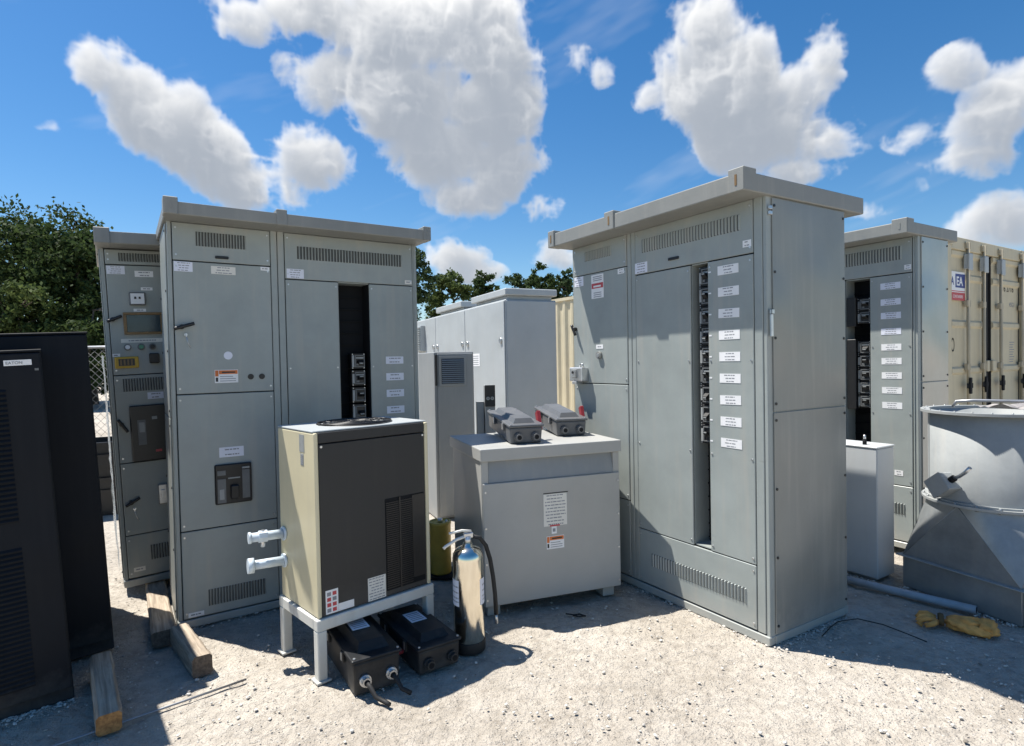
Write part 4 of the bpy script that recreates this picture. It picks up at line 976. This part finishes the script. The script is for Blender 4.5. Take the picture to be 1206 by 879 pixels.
# ------------------------------------------------------------------ trees
def tree(name, lab, loc, h, cr, z0, leaf, nclump, per, ls, seed, grp, trunks=1, flat=.75):
    o = thing(name, lab, 'tree', loc, 0, grp); rnd = random.Random(seed)
    t = MB(M_BARK); tips = []
    for k_ in range(trunks):
        bx, by = (rnd.uniform(-.3,.3)*cr if trunks > 1 else 0), (rnd.uniform(-.3,.3)*cr if trunks > 1 else 0)
        pts = [Vector((bx+rnd.uniform(-.12,.12)*i*.5, by+rnd.uniform(-.12,.12)*i*.5, h*.86*i/6)) for i in range(7)]
        t.tube(pts, .028*h, 8, 0, .006*h)
        for q in range(9):
            i = rnd.randint(2,6); a = rnd.random()*6.28; ln = cr*rnd.uniform(.4,.8)
            p0_ = pts[i]; p2 = p0_+Vector((math.cos(a)*ln, math.sin(a)*ln, ln*rnd.uniform(.1,.6)))
            t.tube([p0_, p0_*.5+p2*.5+Vector((0,0,-.05*ln)), p2], .008*h, 6, 0, .003*h); tips.append(p2)
    t.build('trunk', o)
    m = MB(leaf); bm_ = m.bm; cz = (h+z0)/2; hz = (h-z0)/2
    for k_ in range(nclump):
        while True:
            u = Vector((rnd.uniform(-1,1),rnd.uniform(-1,1),rnd.uniform(-1,1)))
            if .25 < u.length < 1: break
        lump = 1+.28*noise.noise(u*2.2+Vector((seed,0,0)))
        wz = 1 - .35*max(0, u.z)**2
        c_ = Vector((u.x*cr*lump*wz, u.y*cr*lump*wz, cz+u.z*hz*lump))
        if rnd.random() < .25 and tips: c_ = rnd.choice(tips)+Vector((rnd.gauss(0,.3),rnd.gauss(0,.3),rnd.gauss(0,.3)))
        rc = cr*rnd.uniform(.10,.20)
        for q in range(per):
            g_ = Vector((rnd.gauss(0,1),rnd.gauss(0,1),rnd.gauss(0,1)*flat))*rc*.55; p_ = c_+g_
            n_ = Vector((rnd.gauss(0,1),rnd.gauss(0,1),rnd.gauss(.6,1))).normalized(); x_ = n_.orthogonal().normalized(); y_ = n_.cross(x_); a = rnd.random()*6.28
            x_, y_ = x_*math.cos(a)+y_*math.sin(a), y_*math.cos(a)-x_*math.sin(a); s_ = ls*rnd.uniform(.6,1.3)
            bm_.faces.new([bm_.verts.new(p_+d_) for d_ in (x_*s_, y_*s_*.55, -x_*s_, -y_*s_*.55)])
    m.build('crown', o, normals=False)
    return o
tree('broadleaf_tree', 'large dark leafy tree with a domed crown rising behind the black racks', (-20.6,25,0), 8.2, 3.5, 3.3, M_LEAFD, 285, 80, .105, 3, 'trees beyond the yard', 2)
tree('broadleaf_tree', 'dark tree with a lower shoulder between the domed crown and the half hidden cabinet', (-17.4,24.5,0), 7.2, 2.5, 3.2, M_LEAFD, 190, 76, .10, 8, 'trees beyond the yard', 2)
for i, (x, y, h, c_, lb) in enumerate(((-21.8,22.5,4.6,2.2,'low dark bush under the domed tree at the photo edge'),(-18.6,22,4.4,1.9,'low dark bush just above the black racks'),(-16.2,22.3,4.3,1.6,'low dark bush beside the half hidden grey cabinet'))):
    tree('shrub', lb, (x,y,0), h, c_, .4, M_LEAFM if i == 1 else M_LEAFD, 150, 70, .09, 20+i, 'bushes under the trees', 2)
tree('pine_tree', 'sparse tall pine just right of the roof end of the keyed grey cabinet', (-6.7,38,0), 8.9, 2.0, 4.0, M_LEAFP, 100, 60, .12, 31, 'trees beyond the yard', 1)
tree('broadleaf_tree', 'rounded mid green tree beside the sparse pine, above the pale enclosure', (-4.1,40,0), 7.9, 1.7, 2.5, M_LEAFM, 150, 64, .12, 32, 'trees beyond the yard', 1)
LB = ['small dark tree above the near roof hood of the pale enclosure','second dark tree from the rounded one in the row behind the hoods','tree in the row behind, over the gap between pale enclosure and container','last tree of the far row beside the big labelled cabinet']
for i, x in enumerate((-1.5,.4,2.15,3.9)):
    tree('broadleaf_tree', LB[i], (x,40+i%2,0), 7.6+.25*((i*7)%3)-.1, 1.25, 3.0, M_LEAFP if i % 2 else M_LEAFD, 130, 60, .11, 40+i, 'trees beyond the yard', 1)
wd = MB(M_LEAFM); rnd = random.Random(77)
for k_ in range(9000):
    a = rnd.uniform(-1.25,1.25); dist = 62+rnd.uniform(0,5); x = dist*math.sin(a); y = dist*math.cos(a)
    z = rnd.random()**.8*(5.2+1.6*noise.noise((a*14,0,0))+.8*noise.noise((a*50,0,4)))
    n_ = Vector((rnd.gauss(0,1),rnd.gauss(-1,1),rnd.gauss(.4,1))).normalized(); x_ = n_.orthogonal().normalized(); y_ = n_.cross(x_); s_ = rnd.uniform(.35,.7)
    wd.bm.faces.new([wd.bm.verts.new(Vector((x,y,z))+d_) for d_ in (x_*s_, y_*s_*.7, -x_*s_, -y_*s_*.7)])
o = wd.build('woods', normals=False); tag(o, 'far belt of woods closing the horizon', 'woods', kind='stuff')

# ------------------------------------------------------------------ sky, sun, camera
AZ = Vector((.925,-.38)).normalized(); EL = R(65)
sun_d = Vector((AZ.x*math.cos(EL), AZ.y*math.cos(EL), -math.sin(EL)))
sl = bpy.data.lights.new('sun', 'SUN'); sl.energy = 5.0; sl.angle = R(.53); sl.color = (1,.96,.89)
so = bpy.data.objects.new('sun', sl); C.objects.link(so); so.rotation_euler = sun_d.to_track_quat('-Z','Y').to_euler(); so.location = (-10,5,25)

W_ = bpy.data.worlds.new('World'); SC.world = W_; W_.use_nodes = True
nt = W_.node_tree; N = nt.nodes; bg = N['Background']
sky = N.new('ShaderNodeTexSky'); sky.sky_type = 'NISHITA'; sky.sun_disc = False; sky.sun_elevation = EL; sky.sun_rotation = math.atan2(-AZ.x, -AZ.y) % (2*math.pi)
sky.air_density = 1.0; sky.dust_density = .3; sky.ozone_density = 2.5; sky.altitude = 0
hs = N.new('ShaderNodeHueSaturation'); hs.inputs['Saturation'].default_value = 1.34; hs.inputs['Value'].default_value = 1.18
nt.links.new(sky.outputs['Color'], hs.inputs['Color'])
BL = [(-0.594,0.393,0.033,0.034,0),(-0.55,0.361,0.06,0.049,-30),(-0.492,0.335,0.069,0.056,-25),(-0.446,0.307,0.064,0.042,-15),(-0.384,0.269,0.071,0.039,0),(-0.32,0.311,0.067,0.046,0),(-0.347,0.25,0.03,0.016,-40),(-0.405,0.285,0.05,0.034,0),(-0.44,0.27,0.04,0.022,0),(-0.375,0.285,0.05,0.034,0),(-0.09,0.45,0.055,0.05,0),
(-0.407,0.497,0.055,0.03,0),(-0.308,0.513,0.103,0.037,0),(-0.175,0.501,0.137,0.062,0),(-0.036,0.495,0.113,0.072,0),(-0.265,0.433,0.087,0.049,0),(-0.176,0.412,0.105,0.062,0),(-0.025,0.405,0.092,0.07,0),(-0.118,0.34,0.088,0.05,0),(-0.008,0.315,0.066,0.05,0),(-0.075,0.268,0.062,0.03,0),
(0.112,0.469,0.031,0.027,0),(0.155,0.442,0.025,0.017,0),(0.065,0.253,0.036,0.02,15),
(0.321,0.475,0.066,0.044,0),(0.282,0.441,0.052,0.057,0),(0.358,0.403,0.099,0.067,0),(0.471,0.423,0.036,0.033,0),(0.442,0.378,0.056,0.044,0),(0.392,0.335,0.085,0.05,0),(0.492,0.315,0.055,0.038,0),(0.235,0.407,0.024,0.023,0),(0.447,0.267,0.055,0.019,0),
(0.653,0.355,0.038,0.029,0),(0.704,0.327,0.038,0.038,0),(0.679,0.295,0.053,0.046,0),(0.599,0.294,0.031,0.019,0),(0.657,0.259,0.053,0.031,0),(0.61,0.227,0.023,0.017,0),(0.691,0.166,0.055,0.036,0),(0.665,0.15,0.03,0.02,0),(0.54,0.202,0.046,0.021,0),(-0.103,0.176,0.054,0.03,0),(-0.058,0.148,0.043,0.017,0),(0.074,0.178,0.037,0.022,0),(-0.655,0.314,0.014,0.006,0),
(-1.0,.35,.16,.07,0),(-1.25,.22,.14,.05,0),(1.0,.3,.15,.07,0),(1.3,.42,.2,.08,0),(2.2,.35,.25,.1,0),(-2.1,.4,.25,.1,0),(3.0,.3,.3,.1,0)]

def cloud_sheet():
    """march light and view through a small grid of cloud density (azimuth, elevation, depth); returns an RGBA environment image"""
    import numpy as np
    NU, NV, NW, st = 1180, 410, 40, .00165
    A0, E0 = -NU*st/2, .015; wst = .0062
    ua = A0+(np.arange(NU)+.5)*st; va = E0+(np.arange(NV)+.5)*st; wa = (np.arange(NW)+.5-NW/2)*wst
    F = np.full((NV,NU,NW), -1, np.float32); rg = np.random.default_rng(4)
    for (a,e,ra,re_,ro) in BL:
        rr = max(ra,re_)*1.45
        iu = np.where(abs(ua-a) < rr)[0]; iv = np.where(abs(va-e) < rr)[0]
        if len(iu) == 0 or len(iv) == 0: continue
        c, s_ = math.cos(R(ro)), math.sin(R(ro)); rw = min(.105, .95*math.sqrt(ra*re_))
        du = (ua[iu]-a)[None,:,None]; dv = (va[iv]-e)[:,None,None]
        x = (du*c+dv*s_)/ra; y = (dv*c-du*s_)/re_; w_ = ((wa+rg.uniform(-.02,.02))/rw)[None,None,:]
        d_ = np.sqrt(x*x+y*y+w_*w_).astype(np.float32)
        sl_ = (slice(iv[0],iv[-1]+1), slice(iu[0],iu[-1]+1)); F[sl_] = np.maximum(F[sl_], np.where(d_ > 1.4, -1, (1-d_)*np.float32(min(1.6, math.sqrt(ra*re_)/.046))))
    idx = np.nonzero(F > -.42); P = np.stack([ua[idx[1]], va[idx[0]], wa[idx[2]]],1).astype(np.float32)
    def vn(P, sc, seed):
        r_ = np.random.default_rng(seed).random((64,64,64), dtype=np.float32)*2-1
        q = P*sc+np.float32(100.37); b = np.floor(q).astype(np.int32); f = q-b; f = f*f*(3-2*f); out = 0
        for dx in (0,1):
            wx = f[:,0] if dx else 1-f[:,0]
            for dy in (0,1):
                wy = wx*(f[:,1] if dy else 1-f[:,1])
                for dz in (0,1):
                    out = out + wy*(f[:,2] if dz else 1-f[:,2])*r_[(b[:,0]+dx)&63,(b[:,1]+dy)&63,(b[:,2]+dz)&63]
        return out
    warp = np.stack([vn(P,22,1),vn(P,22,2),vn(P,22,3)],1)*.012
    P2 = P+warp; n = 0; amp = 1
    for o_, sc in enumerate((17,36,75,155,320)):
        v = vn(P2, sc, 10+o_); n = n+amp*((.70-2.0*abs(v)) if o_ > 0 else v*1.3); amp *= .58
    D = np.zeros((NV,NU,NW), np.float32); Fi = F[idx]
    D[idx] = np.clip((np.minimum(Fi,.62)*1.0+.50*n-.10)*2.5, 0, 1)
    # light from the sun: sweep the rows downwards; a softened copy stands for light scattered inside the cloud
    sx_, sy_, sz_ = -AZ.x*math.cos(EL), -AZ.y*math.cos(EL), math.sin(EL)
    du = -sx_/sz_; dw = -sy_/sz_*st/wst
    def shift(a_, k_, ax):
        i0 = math.floor(k_); fr = k_-i0; return (1-fr)*np.roll(a_,i0,ax)+fr*np.roll(a_,i0+1,ax)
    def sweep(DD, fade):
        tau = np.zeros((NU,NW), np.float32); out = np.zeros_like(DD)
        for r_ in range(NV-1,-1,-1):
            tau = shift(shift(tau,du,0),dw,1); out[r_] = tau; tau = tau*fade+DD[r_]*st*60/sz_
        return out
    def soften(a_, n_, ax):
        c_ = np.cumsum(a_, axis=ax, dtype=np.float32); return (np.roll(c_,-n_,ax)-np.roll(c_,n_,ax))/(2*n_)
    T1 = np.exp(-sweep(D,.935)*1.15)
    DS = soften(soften(soften(soften(D,9,0),9,1),6,0),6,1)
    T2 = np.exp(-sweep(DS,.975)*1.05); del DS
    acc = np.zeros((NV,NU), np.float32); ac2 = np.zeros((NV,NU), np.float32); tr = np.ones((NV,NU), np.float32)
    for k_ in range(NW):
        a_ = 1-np.exp(-D[:,:,k_]*wst*52); acc += tr*a_*T1[:,:,k_]; ac2 += tr*a_*T2[:,:,k_]; tr *= 1-a_
    al = 1-tr; L1 = acc/np.maximum(al,1e-4); L2 = ac2/np.maximum(al,1e-4)
    L1 = np.where(al > .002, L1, .9); L2 = np.where(al > .002, L2, .9)
    px = np.zeros((NV,NU,4), np.float32)
    for c, (sc, ac) in enumerate(zip(CL_SUN, CL_AMB)): px[:,:,c] = ac+(sc-ac)*np.clip(.01+.74*L1+.44*L2+.3*tr-.06*L2*L1,0,1)
    px[:,:,3] = np.clip(al*1.05-.03,0,1)
    g_ = np.stack(np.meshgrid(ua,va),-1).reshape(-1,2); q3 = np.stack([g_[:,0]*3+g_[:,1]*1.4, g_[:,1]*14-g_[:,0]*5, 0*g_[:,0]],1).astype(np.float32)
    ci = (vn(q3,1.3,31)+.5*vn(q3,3.1,32)+.3*vn(q3,7,33)+.2*vn(q3,15,34)).reshape(NV,NU); ci = np.clip(ci-.3,0,1)*.14
    px[:,:,3] = 1-(1-px[:,:,3])*(1-ci)
    im = bpy.data.images.new('cumulus', NU, NV, alpha=True, float_buffer=True); im.colorspace_settings.name = 'Non-Color'; im.alpha_mode = 'CHANNEL_PACKED'
    im.pixels.foreach_set(px.ravel()); im.update(); im.pack()
    return im, A0, E0, NU*st, NV*st
CL_SUN = (9.0,9.05,9.1); CL_AMB = (2.7,3.15,3.85)
tc = N.new('ShaderNodeTexCoord'); nm = N.new('ShaderNodeVectorMath'); nm.operation = 'NORMALIZE'; nt.links.new(tc.outputs['Generated'], nm.inputs[0])
sx = N.new('ShaderNodeSeparateXYZ'); nt.links.new(nm.outputs[0], sx.inputs[0])
at = N.new('ShaderNodeMath'); at.operation = 'ARCTAN2'; nt.links.new(sx.outputs['X'], at.inputs[0]); nt.links.new(sx.outputs['Y'], at.inputs[1])
asn = N.new('ShaderNodeMath'); asn.operation = 'ARCSINE'; nt.links.new(sx.outputs['Z'], asn.inputs[0])
cb = N.new('ShaderNodeCombineXYZ'); nt.links.new(at.outputs[0], cb.inputs['X']); nt.links.new(asn.outputs[0], cb.inputs['Y'])
img, A0, E0, WU, WV = cloud_sheet()
mp = N.new('ShaderNodeMapping'); mp.inputs['Location'].default_value = (-A0/WU, -E0/WV, 0); mp.inputs['Scale'].default_value = (1/WU, 1/WV, 1); nt.links.new(cb.outputs[0], mp.inputs['Vector'])
it = N.new('ShaderNodeTexImage'); it.image = img; it.extension = 'CLIP'; it.interpolation = 'Cubic'; nt.links.new(mp.outputs[0], it.inputs['Vector'])
mx = N.new('ShaderNodeMix'); mx.data_type = 'RGBA'; nt.links.new(it.outputs['Alpha'], mx.inputs['Factor']); nt.links.new(hs.outputs['Color'], mx.inputs['A']); nt.links.new(it.outputs['Color'], mx.inputs['B'])
nt.links.new(mx.outputs['Result'], bg.inputs['Color']); bg.inputs['Strength'].default_value = .068

f_, pit, rol = 698.184, .0199628, .0193822
fw = Vector((0,math.cos(pit),-math.sin(pit))); up = Vector((0,math.sin(pit),math.cos(pit))); rt = Vector((1,0,0)); c_, s_ = math.cos(rol), math.sin(rol)
r2 = rt*c_-up*s_; u2 = up*c_+rt*s_
cam = bpy.data.cameras.new('camera'); cam.sensor_width = 36; cam.lens = 36*f_/1206; cam.clip_end = 2000; cam.clip_start = .05
co = bpy.data.objects.new('camera', cam); C.objects.link(co)
co.matrix_world = Matrix(((r2.x,u2.x,-fw.x,0),(r2.y,u2.y,-fw.y,0),(r2.z,u2.z,-fw.z,1.5),(0,0,0,1)))
SC.camera = co
vs = SC.view_settings; vs.view_transform = 'Standard'; vs.look = 'None'; vs.exposure = .76; vs.gamma = 1; vs.use_curve_mapping = False
SC.render.film_transparent = False
